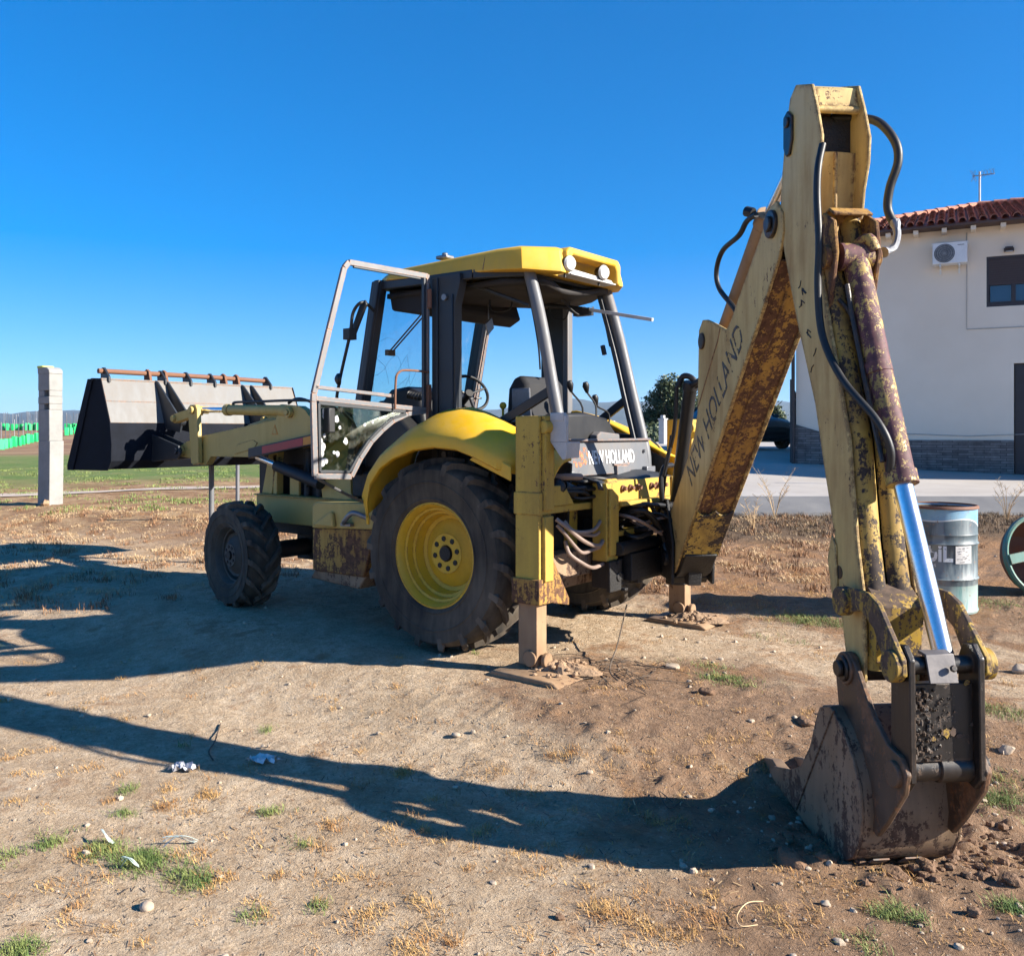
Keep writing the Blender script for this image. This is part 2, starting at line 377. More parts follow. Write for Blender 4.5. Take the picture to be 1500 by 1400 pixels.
# ---- wheels
def wheel(name, c, Rr, w, rr, side, rz=0, nl=20, disc=.22, rimmat='rim_yellow', label=None):
    c = Vector(c); rot = Matrix.Rotation(rz, 3, 'Z')
    def fix(g): g.v = [tuple(c+rot@(Vector(p))) for p in g.v]; return g
    s = side      # outer direction along Y: -1 left flank, +1 right flank
    o = (0,0,0)
    hw = w/2
    g = G()       # rim: dished yellow steel
    k = rr/.385
    prof = [(s*(hw-.06), rr+.012*k), (s*(hw-.035), rr+.012*k), (s*(hw-.030), rr-.005*k), (s*(hw-.05), rr-.022*k), (s*(hw-.09), rr-.035*k),
            (s*(hw-.095), rr-.055*k), (s*(hw-.15), rr-.062*k), (s*(hw-.155), rr-.085*k), (s*(hw-disc-.01), rr-.10*k), (s*(hw-disc-.02), rr-.13*k),
            (s*(hw-disc+.01), rr-.17*k), (s*(hw-disc+.03), .16*k), (s*(hw-disc+.045), .15*k), (s*(hw-disc+.045), .062*k), (s*(hw-disc+.02), .060*k), (s*(hw-disc+.02), .001)]
    g.lathe(prof, o, (0,1,0), 64)
    g.lathe([(s*(hw-.06), rr+.012*k), (-s*(hw-.03), rr+.012*k), (-s*(hw-.03), rr-.03*k), (-s*(hw-.12), rr-.05*k), (s*(hw-disc-.05), rr-.11*k)], o, (0,1,0), 48)
    rim = fix(g).build(name, M[rimmat], BL, smooth=40)
    if label: rim['label'] = label
    # hub and nuts
    g = G()
    g.cyl((0, s*(hw-disc+.02), 0), (0, s*(hw-disc+.062), 0), .058*k, .054*k, 24)
    for i in range(8):
        a = i*math.pi/4+.2
        g.cyl((math.cos(a)*.112*k, s*(hw-disc+.03), math.sin(a)*.112*k), (math.cos(a)*.112*k, s*(hw-disc+.052), math.sin(a)*.112*k), .021*k, None, 6)
    fix(g).build('hub', M['dark'], rim)
    # tyre
    g = G()
    cr = Rr-.045
    prof = []
    for t, r in ((.40, rr), (.455, rr+.02), (.50, rr+(Rr-rr)*.35), (.515, rr+(Rr-rr)*.55), (.50, rr+(Rr-rr)*.74), (.455, cr-.03), (.36, cr-.008), (.18, cr), (0, cr+.004)):
        prof.append((t*w, r))
    prof = [(-t, r) for t, r in prof]+[(t, r) for t, r in reversed(prof[:-1])]
    g.lathe(prof, o, (0,1,0), 96)
    for sg in (-1, 1):                       # raised rings on the sidewalls
        for q, rrr in ((.47, rr+.035), (.512, rr+(Rr-rr)*.47)):
            g.lathe([(sg*w*(q-.012), rrr+.014), (sg*(w*q+.006), rrr), (sg*w*(q-.012), rrr-.014)], o, (0,1,0), 96)
    g.m = 1
    for i in range(nl):
        for sg in (-1, 1):
            a0 = 2*math.pi*(i+(.5 if sg > 0 else 0))/nl
            st = [(.0-.03, Rr, 0, .020), (.14, Rr, .55, .020), (.30, Rr-.006, 1.05, .022), (.42, Rr-.016, 1.35, .026), (.485, Rr-.040, 1.45, .028), (.512, cr-.075, 1.5, .024)]
            vs = []
            for t, rt, da, hwid in st:
                th = a0+da*(.30*w/Rr)*1.25; dw = hwid/Rr*1.15
                lo = cr-.015 if t < .45 else rt-.03
                tt = sg*t*w
                tb = tt if t < .45 else sg*(t-.06)*w
                for r_, ang, ty in ((lo, th-dw*1.25, tb), (rt, th-dw*.85, tt), (rt, th+dw*.85, tt), (lo, th+dw*1.25, tb)):
                    vs.append((r_*math.cos(ang), ty, r_*math.sin(ang)))
            fs = []
            for k2 in range(len(st)-1):
                b = k2*4
                fs += [(b, b+1, b+5, b+4), (b+1, b+2, b+6, b+5), (b+2, b+3, b+7, b+6)]
            fs += [(0,1,2,3), tuple(reversed([len(st)*4-4+q for q in range(4)]))]
            if sg < 0: fs = [tuple(reversed(f)) for f in fs]
            g.add(vs, fs)
    fix(g).build('tyre', [M['rubber'], M['tread']], rim, smooth=30)
    return rim
wheel('rear_wheel', (0,-.95,.715), .725, .42, .385, -1, 0, 18, .22)
wheel('rear_wheel', (0,.95,.715), .725, .42, .385, 1, 0, 18, .22)
wheel('front_wheel', (-2.64,-.93,.48), .50, .33, .272, -1, R(-8), 16, .09, 'dusty_rim', label='front wheel with dull dusty rim')
wheel('front_wheel', (-2.60,.93,.48), .50, .33, .272, 1, R(-8), 16, .09, 'dusty_rim')

# ---- chassis, axles, engine
g = G()
g.box((-3.0,-.36,.62), (1.0,.36,.98)); g.box((-.95,-.45,.9), (.75,.45,1.25))
g.cyl((-2.62,-.78,.48), (-2.62,.78,.48), .085); g.box((-2.75,-.2,.35), (-2.5,.2,.66))
g.cyl((0,-.78,.715), (0,.78,.715), .13); g.ball((0,0,.7), .27, 16)
g.box((-2.1,-.25,.45), (-.2,.25,.66)); g.cyl((-2.5,.0,.55), (-.2,0,.6), .06)
g.build('chassis', M['dark'], BL, .01)
g = G()
g.box((-3.1,-.40,.98), (-2.95,.40,1.7)); g.box((-2.40,-.40,.98), (-1.35,.40,1.58)); g.box((-2.95,-.34,1.3), (-2.4,.34,1.6))
for x in (-2.3,-2.12,-1.95,-1.75,-1.6): g.cyl((x,-.43,1.0), (x,-.41,1.45), .035, None, 10)
g.tube([(-2.3,-.44,1.1),(-2.0,-.5,1.3),(-1.7,-.46,1.12),(-1.45,-.5,1.3)], .02, 8, 6)
g.build('engine', M['navy'], BL, .01)
g = G()     # bonnet
g.prism([(-3.3,1.58),(-3.3,1.70),(-3.0,1.76),(-1.25,1.80),(-1.25,1.55)], YX, -.42, .42)
g.build('bonnet', M['arm_yellow'], BL, .03)
g = G()     # frame beams beside the engine
for s in (-1, 1):
    g.box((-2.98, s*.44, .74), (-1.2, s*.52, 1.00)); g.box((-2.98, s*.40, 1.0), (-1.2, s*.56, 1.012))
    # tower of the loader arms
    g.prism([(-2.92,1.012),(-2.76,1.012),(-2.66,1.45),(-2.80,1.45)], YX, s*.42, s*.50)
    g.box((-2.74, s*.42, 1.012), (-2.68, s*.50, 1.40))
    g.prism([(-1.95,1.0),(-1.55,1.0),(-1.6,1.75),(-1.95,1.9),(-2.1,1.8)], YX, s*.46, s*.54)
    g.box((-2.52, s*.44, 1.012), (-2.38, s*.47, 1.19))
g.build('side_frame', M['arm_yellow'], BL, .006)
for s in (-1, 1):    # stepped boxes (tank and battery) between the wheels
    g = G()
    g.m = 0
    g.prism([(-1.56,.80),(-1.56,1.0),(-1.50,1.03),(-.74,1.05),(-.74,.84)], YX, s*.5, s*.98)
    g.m = 1
    g.prism([(-1.56,.44),(-1.56,.80),(-.78,.84),(-.92,.44)], YX, s*.5, s*.975)
    g.m = 2
    g.prism([(-1.62,.36),(-1.56,.44),(-.92,.44),(-1.0,.33)], YX, s*.5, s*.95)
    g.m = 0
    g.prism([(-1.52,.83),(-1.28,.96),(-1.26,.94),(-1.24,.83)], YX, s*.98, s*1.02)
    t = g.build('side_tank' if s < 0 else 'battery_box', [M['arm_yellow'], M['underside'], M['bucket']], BL, .012)
    if s < 0:
        h = G(); h.tube([(-1.12,-1.0,.87),(-1.05,-1.06,.90),(-.95,-1.06,.97),(-.84,-1.0,.93)], .022, 8, 5); h.box((-1.14,-1.03,.85), (-1.02,-.985,.875))
        h.build('step', M['dull'], t, .004)

# ---- loader arms
def PR(y): return lambda p, q, t: (p, t, q)
ARM = [(-4.22,1.46),(-4.20,1.36),(-3.88,1.34),(-3.81,1.28),(-3.71,1.28),(-3.62,1.37),(-3.0,1.375),(-2.7,1.42),(-2.0,1.50),(-1.72,1.56),(-1.66,1.68),(-1.75,1.78),(-2.02,1.76),(-2.10,1.83),(-2.19,1.87),(-2.38,1.88),(-2.48,1.85),(-2.54,1.745),(-3.17,1.665),(-3.74,1.59),(-4.08,1.52)]
for s in (-1, 1):
    y0, y1 = s*.62, s*.54
    g = G(); g.prism(ARM, YX, y0, y1)
    g.prism([(-3.2,1.40),(-2.88,1.46),(-2.82,1.52),(-2.9,1.55),(-3.15,1.50)], YX, s*.628, y0)
    g.cyl((-2.32,s*.66,1.81), (-2.32,s*.5,1.81), .05); g.cyl((-2.32,s*.675,1.81), (-2.32,s*.66,1.81), .028, None, 12)
    g.cyl((-4.14,s*.65,1.42), (-4.14,s*.5,1.42), .045)
    arm = g.build('loader_arm', M['arm_yellow'], BL, .006)
    if s < 0:
        t = G(); t.prism([(-2.60,1.60),(-2.50,1.60),(-2.55,1.70)], YX, s*.6225, y0)
        t.build('warning_label', M['orange_tape'], arm, 0)
        t = G(); t.prism([(-2.585,1.608),(-2.515,1.608),(-2.55,1.68)], YX, s*.625, s*.6226)
        t.build('warning_mark', M['arm_yellow'], arm, 0)
    # bell crank and tilt link
    g = G()
    g.prism([(-3.94,1.87),(-3.90,1.91),(-3.80,1.91),(-3.77,1.86),(-3.74,1.30),(-3.84,1.28),(-3.88,1.30)], YX, s*.685, s*.635)
    g.cyl((-3.85,s*.72,1.855), (-3.85,s*.50,1.855), .038)
    g.build('bell_crank', M['arm_yellow'], BL, .006)
    g = G(); g.prism([(-4.30,1.72),(-4.34,1.77),(-4.30,1.82),(-3.87,1.90),(-3.82,1.86),(-3.87,1.80)], YX, s*.63, s*.55)
    g.cyl((-4.29,s*.66,1.77), (-4.29,s*.50,1.77), .035)
    g.build('tilt_link', M['arm_yellow'], BL, .006)
    # tilt cylinder lying on the arm
    g = G(); g.cyl((-3.34,s*.58,1.85), (-2.46,s*.58,1.83), .052); g.cyl((-3.40,s*.58,1.851), (-3.33,s*.58,1.85), .06)
    g.cyl((-2.50,s*.58,1.83), (-2.30,s*.58,1.815), .062)
    cy = g.build('tilt_cylinder', M['arm_yellow'], BL, .004)
    g = G(); g.cyl((-3.82,s*.58,1.856), (-3.36,s*.58,1.85), .028); g.build('rod', M['chrome'], cy)
    g = G(); g.tube([(-3.28,s*.58,1.90),(-3.25,s*.58,1.925),(-2.9,s*.58,1.925),(-2.3,s*.58,1.925),(-2.0,s*.56,1.90),(-1.6,s*.50,1.78)], .014, 8, 4)
    g.tube([(-2.42,s*.56,1.9),(-2.3,s*.56,1.94),(-2.1,s*.56,1.91),(-1.6,s*.50,1.74)], .014, 8, 4)
    g.build('hydraulic_pipe', M['hose'], cy)
    # lift cylinder with its guard
    g = G(); g.prism([(-2.87,1.37),(-2.87,1.465),(-1.70,1.635),(-1.70,1.535)], YX, s*.70, s*.645)
    lc = g.build('lift_cylinder', M['frame'], BL, .008)
    g = G(); g.prism([(-2.64,1.415),(-2.64,1.485),(-2.03,1.574),(-2.03,1.502)], YX, s*.7035, s*.7005); g.build('reflective_strip', M['red_tape'], lc)
    g = G(); g.prism([(-2.025,1.503),(-2.025,1.575),(-1.80,1.608),(-1.80,1.535)], YX, s*.7035, s*.7005); g.build('orange_strip', M['orange_tape'], lc)
    g = G(); g.cyl((-2.86,s*.60,1.385), (-2.5,s*.60,1.30), .03); g.m = 1
    g.cyl((-2.55,s*.60,1.30), (-1.9,s*.60,1.15), .055); g.build('lift_rod', [M['chrome'], M['navy']], lc)
# ---- loader bucket
BY0, BY1 = -1.16, 1.36
def strip(g, pts, t, y0, y1):
    """bent plate of thickness t along an X-Z profile"""
    up = []; dn = []
    for i, (x, z) in enumerate(pts):
        a = pts[max(i-1,0)]; b = pts[min(i+1,len(pts)-1)]
        d = Vector((b[0]-a[0], b[1]-a[1])).normalized(); n = Vector((-d.y, d.x))
        up.append((x+n.x*t/2, z+n.y*t/2)); dn.append((x-n.x*t/2, z-n.y*t/2))
    g.prism(up+dn[::-1], YX, y0, y1)
g = G()
g.m = 0; strip(g, [(-4.84,2.19),(-4.735,1.955),(-4.645,1.72)], .016, BY0, BY1)
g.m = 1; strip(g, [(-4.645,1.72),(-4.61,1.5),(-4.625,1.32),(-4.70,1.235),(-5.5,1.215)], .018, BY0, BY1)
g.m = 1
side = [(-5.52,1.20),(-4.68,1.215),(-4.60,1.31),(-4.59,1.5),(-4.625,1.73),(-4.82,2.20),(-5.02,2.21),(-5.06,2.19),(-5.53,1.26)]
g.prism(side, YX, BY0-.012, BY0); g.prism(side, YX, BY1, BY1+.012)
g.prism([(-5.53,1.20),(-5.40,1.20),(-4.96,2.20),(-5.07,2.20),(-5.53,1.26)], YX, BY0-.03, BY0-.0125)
g.m = 0; g.box((-4.86,BY0,2.185), (-4.825,BY1,2.205)); g.bar((-4.73,BY0,1.955),(-4.73,BY1,1.955), .012, .01)
M['dark_steel_shade'] = plain('dark_steel_shade', (.012,.014,.020), .95, 0, .4); M['dark_steel_shade'].node_tree.nodes['Principled BSDF'].inputs['Specular IOR Level'].default_value = .1  # cast shade on the lower back plate is put into this dark colour
lb = g.build('loader_bucket', [M['loader_steel'], M['dark_steel_shade']], BL, .004, smooth=25)
for yy in (-.53,-.40,.60,.73):
    g = G(); g.prism([(-4.83,2.205),(-4.79,2.19),(-4.36,1.80),(-4.30,1.70),(-4.33,1.62),(-4.62,1.66),(-4.74,1.95)], YX, yy-.011, yy+.011)
    g.cyl((-4.31,yy-.03,1.74), (-4.31,yy+.03,1.74), .045)
    g.build('bucket_rib', M['frame'], lb, .003)
for yy in (-.62,.62):
    g = G()
    for dy in (-.07,.07): g.prism([(-4.62,1.60),(-4.10,1.48),(-4.06,1.40),(-4.12,1.34),(-4.62,1.30)], YX, yy+dy-.012, yy+dy+.012)
    g.cyl((-4.14,yy-.1,1.42), (-4.14,yy+.1,1.42), .035)
    g.build('pivot_bracket', M['frame'], lb, .003)
g = G(); g.tube([(-4.93,-1.14,2.285),(-4.93,-.2,2.285),(-4.93,.4,2.28),(-4.93,1.05,2.27)], .028, 14); tb = g.build('top_tube', M['rust_pipe'], lb)
for yy in (-1.08,-.42,-.10,.22,1.02):
    g = G(); g.prism([(-4.98,2.29),(-4.95,2.325),(-4.91,2.325),(-4.80,2.22),(-4.80,2.16),(-4.97,2.18)], YX, yy-.012, yy+.012); g.build('tube_bracket', M['frame'], lb, .003)
for yy in (-.56,-.36,.42,.60):
    g = G(); g.prism([(-4.98,2.31),(-4.93,2.335),(-4.88,2.31),(-4.84,2.17),(-4.98,2.17)], YX, yy-.03, yy+.0); g.build('tube_bracket', M['rust_pipe'], lb, .003)

# ---- rear mudguards
OUTC = .76
outer = [(-.66,.98),(-.68,1.15),(-.62,1.30),(-.50,1.43),(-.365,1.505),(-.15,1.575),(.06,1.60),(.28,1.585),(.45,1.535),(.65,1.455),(.76,1.40),(.765,1.36),(.98,1.28)]
inner = [(-.62,1.10),(-.63,1.27),(-.56,1.45),(-.44,1.60),(-.31,1.715),(-.15,1.79),(.03,1.80),(.20,1.755),(.36,1.69),(.55,1.60),(.72,1.52),(.76,1.50),(.95,1.42)]
def fender(s):
    g = G(); th = .03
    rows = []
    for (xo, zo), (xi, zi) in zip(outer, inner):
        r = []; yo = 1.17 if xo < .7 else .985
        for k in range(9):
            t = k/8
            f = t; bulge = .035*math.sin(math.pi*t)
            r.append((xo+(xi-xo)*f, s*(yo-(yo-.72)*t), zo+(zi-zo)*(t**.8)+bulge))
        rows.append([(xo, s*(yo-.005), zo-.075), (xo, s*(yo+.01), zo-.07), (xo, s*(yo+.013), zo-.02)]+r)
    if s > 0: rows = [r[::-1] for r in rows]
    g.grid(rows)
    o = g.build('rear_mudguard', M['fender_yellow'], BL, smooth=50)
    m = o.modifiers.new('solid', 'SOLIDIFY'); m.thickness = .02; m.offset = -1
    # ridge moulded near the rear edge and dark liner wall behind
    h = G(); h.prism([(.38,1.43),(.755,1.29),(.755,1.39),(.65,1.44),(.5,1.50)], YX, s*1.165, s*1.15)
    h.build('mudguard_flare', M['fender_yellow'], o, .01)
    h = G(); pts = [(x, z-.02) for x, z in inner]+[(.92,.95),(-.62,.95)]
    h.prism(pts, YX, s*.70, s*.72); h.build('liner', M['dark'], o)
fender(-1); fender(1)

# ---- cab
g = G()
g.box((-1.25,-.69,.98), (.70,.69,1.28)); g.prism([(-1.48,1.05),(-1.48,1.62),(-1.38,1.70),(-1.2,1.70),(-1.2,1.05)], YX, -.60, .60)
g.box((-.5,-.55,1.28), (.62,.55,1.45))
g.build('cab_floor', M['dark'], BL, .02)
def slant(g, x0, z0, x1, z1, wx, y0, y1, f=1.0):
    g.prism([(x0-wx/2,z0),(x0+wx/2,z0),(x1+wx*f/2,z1),(x1-wx*f/2,z1)], YX, y0, y1)
for s in (-1, 1):
    g = G(); slant(g, -1.36, 1.25, -1.015, 2.90, .12, s*.74, s*.66); slant(g, -1.33, 1.25, -.985, 2.90, .06, s*.77, s*.735)
    p = g.build('front_pillar', M['frame'], BL, .008)
    if s > 0:
        h = G(); slant(h, -1.285, 1.4, -.95, 2.86, .03, s*.66, s*.69); slant(h, -1.235, 1.4, -.90, 2.86, .014, s*.66, s*.69); h.build('door_seal', M['galv'], p)
    g = G(); g.prism([(-.34,1.28),(-.10,1.28),(-.10,2.62),(-.05,2.78),(-.05,2.86),(-.38,2.86),(-.34,2.70)], YX, s*.775, s*.69)
    g.box((-.33,s*.79,1.3), (-.27,s*.775,2.84)); g.box((-.13,s*.785,1.3), (-.115,s*.775,2.7))
    p = g.build('door_pillar', M['frame'], BL, .008)
    h = G()
    for z in (1.45, 2.68): h.cyl((-.2,s*.795,z), (-.2,s*.775,z), .025, None, 12)
    h.each('bolt', M['dull'], p)
    if s > 0:
        h = G(); h.box((-.08,s*.74,1.3), (-.02,s*.66,2.80)); h.build('inner_post', M['grey'], p, .01)
    # rear corner tube with its kink
    g = G(); g.tube([(.44,s*.545,2.87),(.52,s*.55,2.62),(.60,s*.56,2.33),(.69,s*.575,1.95),(.80,s*.59,1.50),(.815,s*.59,1.32)], .047, 16, 3)
    p = g.build('rear_pillar', M['grey'], BL)
    h = G(); h.tube([(.40,s*.50,2.85),(.55,s*.512,2.33),(.64,s*.525,1.95),(.75,s*.54,1.5)], .026, 8, 3); h.build('seal', M['frame'], p)
    g = G(); g.bar((.14,s*.70,1.62), (.71,s*.58,1.95), .035, .07); g.bar((-.1,s*.72,1.62), (.75,s*.60,1.56), .03, .08)
    g.build('quarter_brace', M['frame'], BL, .006)
    # roof side rail
    g = G(); g.bar((-1.03,s*.69,2.86), (.05,s*.72,2.84), .06, .07); g.bar((.05,s*.72,2.84), (.45,s*.55,2.84), .06, .07)
    g.bar((-.1,s*.60,2.80), (.30,s*.35,2.62), .03, .03); 
    g.build('roof_rail', M['frame'], BL, .008)
g = G(); g.bar((-1.01,-.70,2.87), (-1.01,.70,2.87), .06, .08); g.bar((.44,-.55,2.84), (.44,.55,2.84), .05, .06); g.bar((-1.38,-.68,1.30), (-1.38,.68,1.30), .07, .1)
g.each('cross_rail', M['frame'], BL, bevel=.008)
# rear grey panel with lettering
def PAN(y, q, t): return (.80+(1.56-q)*.12+t, y, q)
g = G(); g.prism([(-.625,1.30),(.625,1.30),(.605,1.54),(.59,1.56),(-.59,1.56),(-.605,1.54)], PAN, 0, .03)
g.box((.78,-.60,1.555), (.86,.60,1.575))
rp = g.build('rear_panel', M['grey'], BL, .006)
for yy in (-.5,.5):
    h = G(); h.cyl((.84,yy,1.47), (.862,yy,1.47), .014, None, 10); h.build('bolt', M['dull'], rp)
h = G(); h.box((.84,-.64,1.27), (.90,-.50,1.345)); h.box((.84,.46,1.27), (.90,.60,1.345)); h.each('hinge', M['dull'], rp, bevel=.004)
h = G(); h.box((.85,.02,1.285), (.885,.22,1.365)); h.box((.85,.0,1.365), (.868,.24,1.385)); h.build('latch', M['galv'], rp, .004)
text_mesh('lettering', 'NEW HOLLAND', lambda x, y, z: PAN(-.34+x, 1.385+y, .0335+z), .145, M['panel_letters'], rp, bold=.0022, squeeze=.64)
h = G(); h.prism([(-.56,1.40),(-.5,1.36),(-.38,1.38),(-.33,1.44),(-.36,1.51),(-.5,1.52)], PAN, .0305, .0318); h.build('rust_stain', M['rust_patch'], rp)
# roof
g = G()
lo = [(-1.10,-.45),(-1.04,-.66),(-.90,-.73),(.30,-.745),(.50,-.70),(.69,-.46),(.69,-.40),(.54,-.38),(.54,.35),(.69,.37),(.69,.43),(.50,.68),(.30,.745),(-.90,.73),(-1.04,.66),(-1.10,.45)]
def ring(f, z0, z1, dx=0):
    r = []
    for x, y in lo:
        t = (x+1.1)/1.78
        r.append((-.21+(x+.21)*f+dx, y*f, z0+(z1-z0)*t))
    return r
rings = [ring(.985, 2.90, 2.825), ring(1.0, 2.905, 2.83), ring(.997, 2.925, 2.86), ring(.962, 2.955, 2.995), ring(.945, 2.965, 3.015), ring(.91, 2.98, 3.028), ring(.6, 3.02, 3.045), ring(.25, 3.035, 3.05)]
n = len(lo)
vs = [p for r in rings for p in r]
fs = [(i*n+k, i*n+(k+1) % n, (i+1)*n+(k+1) % n, (i+1)*n+k) for i in range(len(rings)-1) for k in range(n) if not (k == 5 and 1 < i < 4 and False)]
fs += [tuple(range((len(rings)-1)*n, len(rings)*n)), tuple(range(n-1,-1,-1))]
g.add(vs, fs)
roof = g.build('cab_roof', M['roof_yellow'], BL, .028, smooth=50); roof.modifiers['bevel'].segments = 4; roof.modifiers['bevel'].angle_limit = R(18)
h = G()      # rear visor that frames the lamps
h.prism([(-.40,2.83),(-.405,2.99),(-.36,3.032),(.34,3.032),(.385,2.99),(.38,2.83),(.33,2.83),(.32,2.94),(.29,2.975),(-.31,2.975),(-.345,2.945),(-.35,2.83)], XY_, .545, .70)
h.build('rear_visor', M['roof_yellow'], roof, .016, smooth=50)
h = G(); h.prism([(-.345,2.83),(-.345,2.87),(-.26,2.875),(.28,2.862),(.325,2.83)], XY_, .66, .672); h.box((.56,-.33,2.826), (.69,.32,2.838)); h.build('lamp_panel', M['white'], roof, .004)
for yy in (-.36, .12):
    h = G(); h.lathe([(0,.001),(0,.045),(.05,.062),(.062,.062)], (.645,yy,2.905), (1,-.22,-.1), 20); h.cyl((.65,yy,2.86),(.65,yy,2.80), .01)
    wl_ = h.build('work_lamp', M['black_plastic'], roof)
    h = G(); h.lathe([(.062,.060),(.078,.048),(.085,.001)], (.645,yy,2.905), (1,-.22,-.1), 20); h.build('lens', M['lens'], wl_)
h = G(); h.tube([(.16,-.748,2.86),(.16,-.738,2.90),(.16,-.715,2.975),(.16,-.69,3.0)], .004, 5)
h.build('panel_seam', M['rust_leg'], roof)
h = G(); h.box((-.45,-.62,3.03), (-.33,-.52,3.06)); h.cyl((-.39,-.57,3.05), (-.39,-.57,3.085), .025); h.build('beacon_socket', M['dull'], roof, .01)
g = G(); g.grid([[(x, y*(1 if x < .25 else 1-(x-.25)*1.0), 2.80-.03*math.sin((x+1)*5)*math.sin((y+.6)*4)-(.02 if abs(y) < .4 else 0)) for y in np.linspace(-.63,.63,9)] for x in np.linspace(-1.0,.53,12)])
hl = g.build('headliner', M['liner'], BL); sm = hl.modifiers.new('s', 'SOLIDIFY'); sm.thickness = .04; sm.offset = 1
g = G(); g.prism([(-1.02,2.84),(-.55,2.80),(-.5,2.66),(-.62,2.60),(-.98,2.66)], YX, -.60, .60); g.build('roof_console', M['liner'], BL, .02)
# glass
g = G()
def WS(u, q):    # q 0..1 bottom->top, u -1..1
    x = -1.40+.385*q; return (x-.05*(1-u*u), u*.66, 1.33+q*1.52)
g.grid([[WS(u, q) for u in np.linspace(-1,1,9)] for q in np.linspace(0,1,5)])
ws = g.build('windshield', M['windshield'], BL, smooth=60)
g = G(); rr_ = random.Random(3)
for k in range(26):
    u, q = rr_.uniform(-.9,.5), rr_.uniform(.15,.75); a = rr_.uniform(0,6.28); pts = []
    for j in range(rr_.randint(4,9)):
        x, y, z = WS(max(-1,min(1,u)), max(.02,min(.98,q))); pts.append((x+.006, y, z)); a += rr_.uniform(-.5,.5); u += math.cos(a)*.07; q += math.sin(a)*.05
    g.tube(pts, .0012, 3, caps=False)
g.build('crack', M['frame'], ws)
g = G(); a = WS(-.05,.93); b = WS(-.62,.66)
for dy in (0, .045): g.tube([(a[0]-.03,a[1]+dy,a[2]),(b[0]-.03,b[1]+dy*.8,b[2])], .007, 6)
g.box((b[0]-.05,b[1]-.03,b[2]-.03), (b[0]-.01,b[1]+.06,b[2]+.02)); g.build('wiper', M['black_plastic'], ws)
# open door, hinged at the pillar and swung straight out
HD = Vector((-.35,-.80,0)); DT = Vector((-.12,-.993,0)).normalized(); DN = Vector((DT.y,-DT.x,0))
def DR(w, z, t): p = HD+DT*w+DN*t; return (p.x, p.y, z)
g = G()
def dbar(w0, z0, w1, z1, wd=.035):
    g.bar(DR(w0,z0,0), DR(w1,z1,0), .028, wd, up=(0,0,1)) if abs(w1-w0) > abs(z1-z0) else g.bar(DR(w0,z0,0), DR(w1,z1,0), wd, .028, up=tuple(DN))
outl = [(.02,2.855),(.76,2.865),(.80,2.82),(.93,2.36),(1.055,1.90),(1.06,1.84),(1.045,1.315),(.74,1.30)]
for a, b in zip(outl, outl[1:]): dbar(*a, *b, .042)
curve = [(.74,1.30),(.66,1.43),(.56,1.555),(.46,1.64),(.36,1.71),(.22,1.765),(.02,1.79)]
for a, b in zip(curve, curve[1:]): dbar(*a, *b, .036)
dbar(1.05,1.865,.02,1.80,.036); dbar(1.05,1.945,.36,1.90,.026)
g.bar(DR(.02,1.79,0), DR(.02,2.87,0), .03, .03)
door = g.build('door', M['galv'], BL, .004)
h = G(); h.bar(DR(.055,1.82,0), DR(.055,2.84,0), .02, .03, up=tuple(DN))
for a, b in ((( .09,2.83),(.72,2.84)),): h.bar(DR(*a,0), DR(*b,0), .02, .02)
inn = [(1.02,1.83),(1.01,1.345),(.76,1.335),(.68,1.45),(.58,1.57),(.47,1.66),(.37,1.73),(.24,1.765)]
for a, b in zip(inn, inn[1:]): h.bar(DR(*a,0), DR(*b,0), .022, .035, up=tuple(DN))
h.bar(DR(1.02,1.835,0), DR(.24,1.785,0), .022, .03)
h.build('rubber_seal', M['frame'], door, .003)
h = G(); h.prism([(1.01,1.82),(1.0,1.345),(.76,1.345),(.68,1.45),(.58,1.57),(.47,1.66),(.37,1.73),(.26,1.775)], DR, -.003, .003)
dg_ = h.build('lower_pane', M['door_glass'], door, smooth=0)
h = G(); rr_ = random.Random(5)
for w, z, r in ((.96,1.76,.028),(.90,1.70,.018),(.87,1.72,.024),(.84,1.66,.012),(.97,1.60,.012),(1.0,1.56,.02),(.985,1.52,.026),(.99,1.47,.018),(.985,1.41,.022),(.96,1.42,.018),(.86,1.47,.02),(.89,1.48,.012),(.62,1.68,.012),(.55,1.70,.010),(.97,1.74,.018),(.79,1.56,.02)):
    pts = [(w+r*rr_.uniform(.7,1.2)*math.cos(a), z+1.25*r*rr_.uniform(.7,1.2)*math.sin(a)) for a in np.linspace(0,6.28,11)[:-1]]
    h.prism(pts, DR, -.0062, -.0035); h.prism(pts, DR, .0035, .0062)
h.build('sticker_residue', M['white'], dg_, smooth=0)
h = G(); h.tube([DR(.36,1.80,-.03), DR(.36,2.02,-.04), DR(.33,2.08,-.04), DR(.26,2.10,-.04), DR(.02,2.10,-.02)], .009, 8, 4); h.build('grab_rail', M['rust_pipe'], door)
h = G(); h.box(DR(.97,1.62,-.06), DR(.92,1.80,.05)); h.build('latch_box', M['black_plastic'], door, .01)
h = G(); h.bar(DR(.02,1.62,-.02), DR(.02,2.0,-.02), .035, .03); h.cyl(DR(.02,2.60,-.03), DR(.02,2.75,-.03), .018); h.each('hinge', M['rust_pipe'], door, bevel=.003)
h = G(); h.tube([DR(1.02,1.30,.02), (-.62,-1.45,1.17), (-.75,-1.0,1.02)], .012, 8, 4); h.build('gas_strut', M['dull'], door)
# bellows hose beside the console
g = G(); pts = [(-.62,-.75,1.93),(-.50,-.72,1.91),(-.40,-.66,1.95),(-.32,-.6,2.0)]
g.tube(pts, [.026 if i % 2 else .034 for i in range(31)], 12, 10); g.build('air_duct', M['black_plastic'], BL)
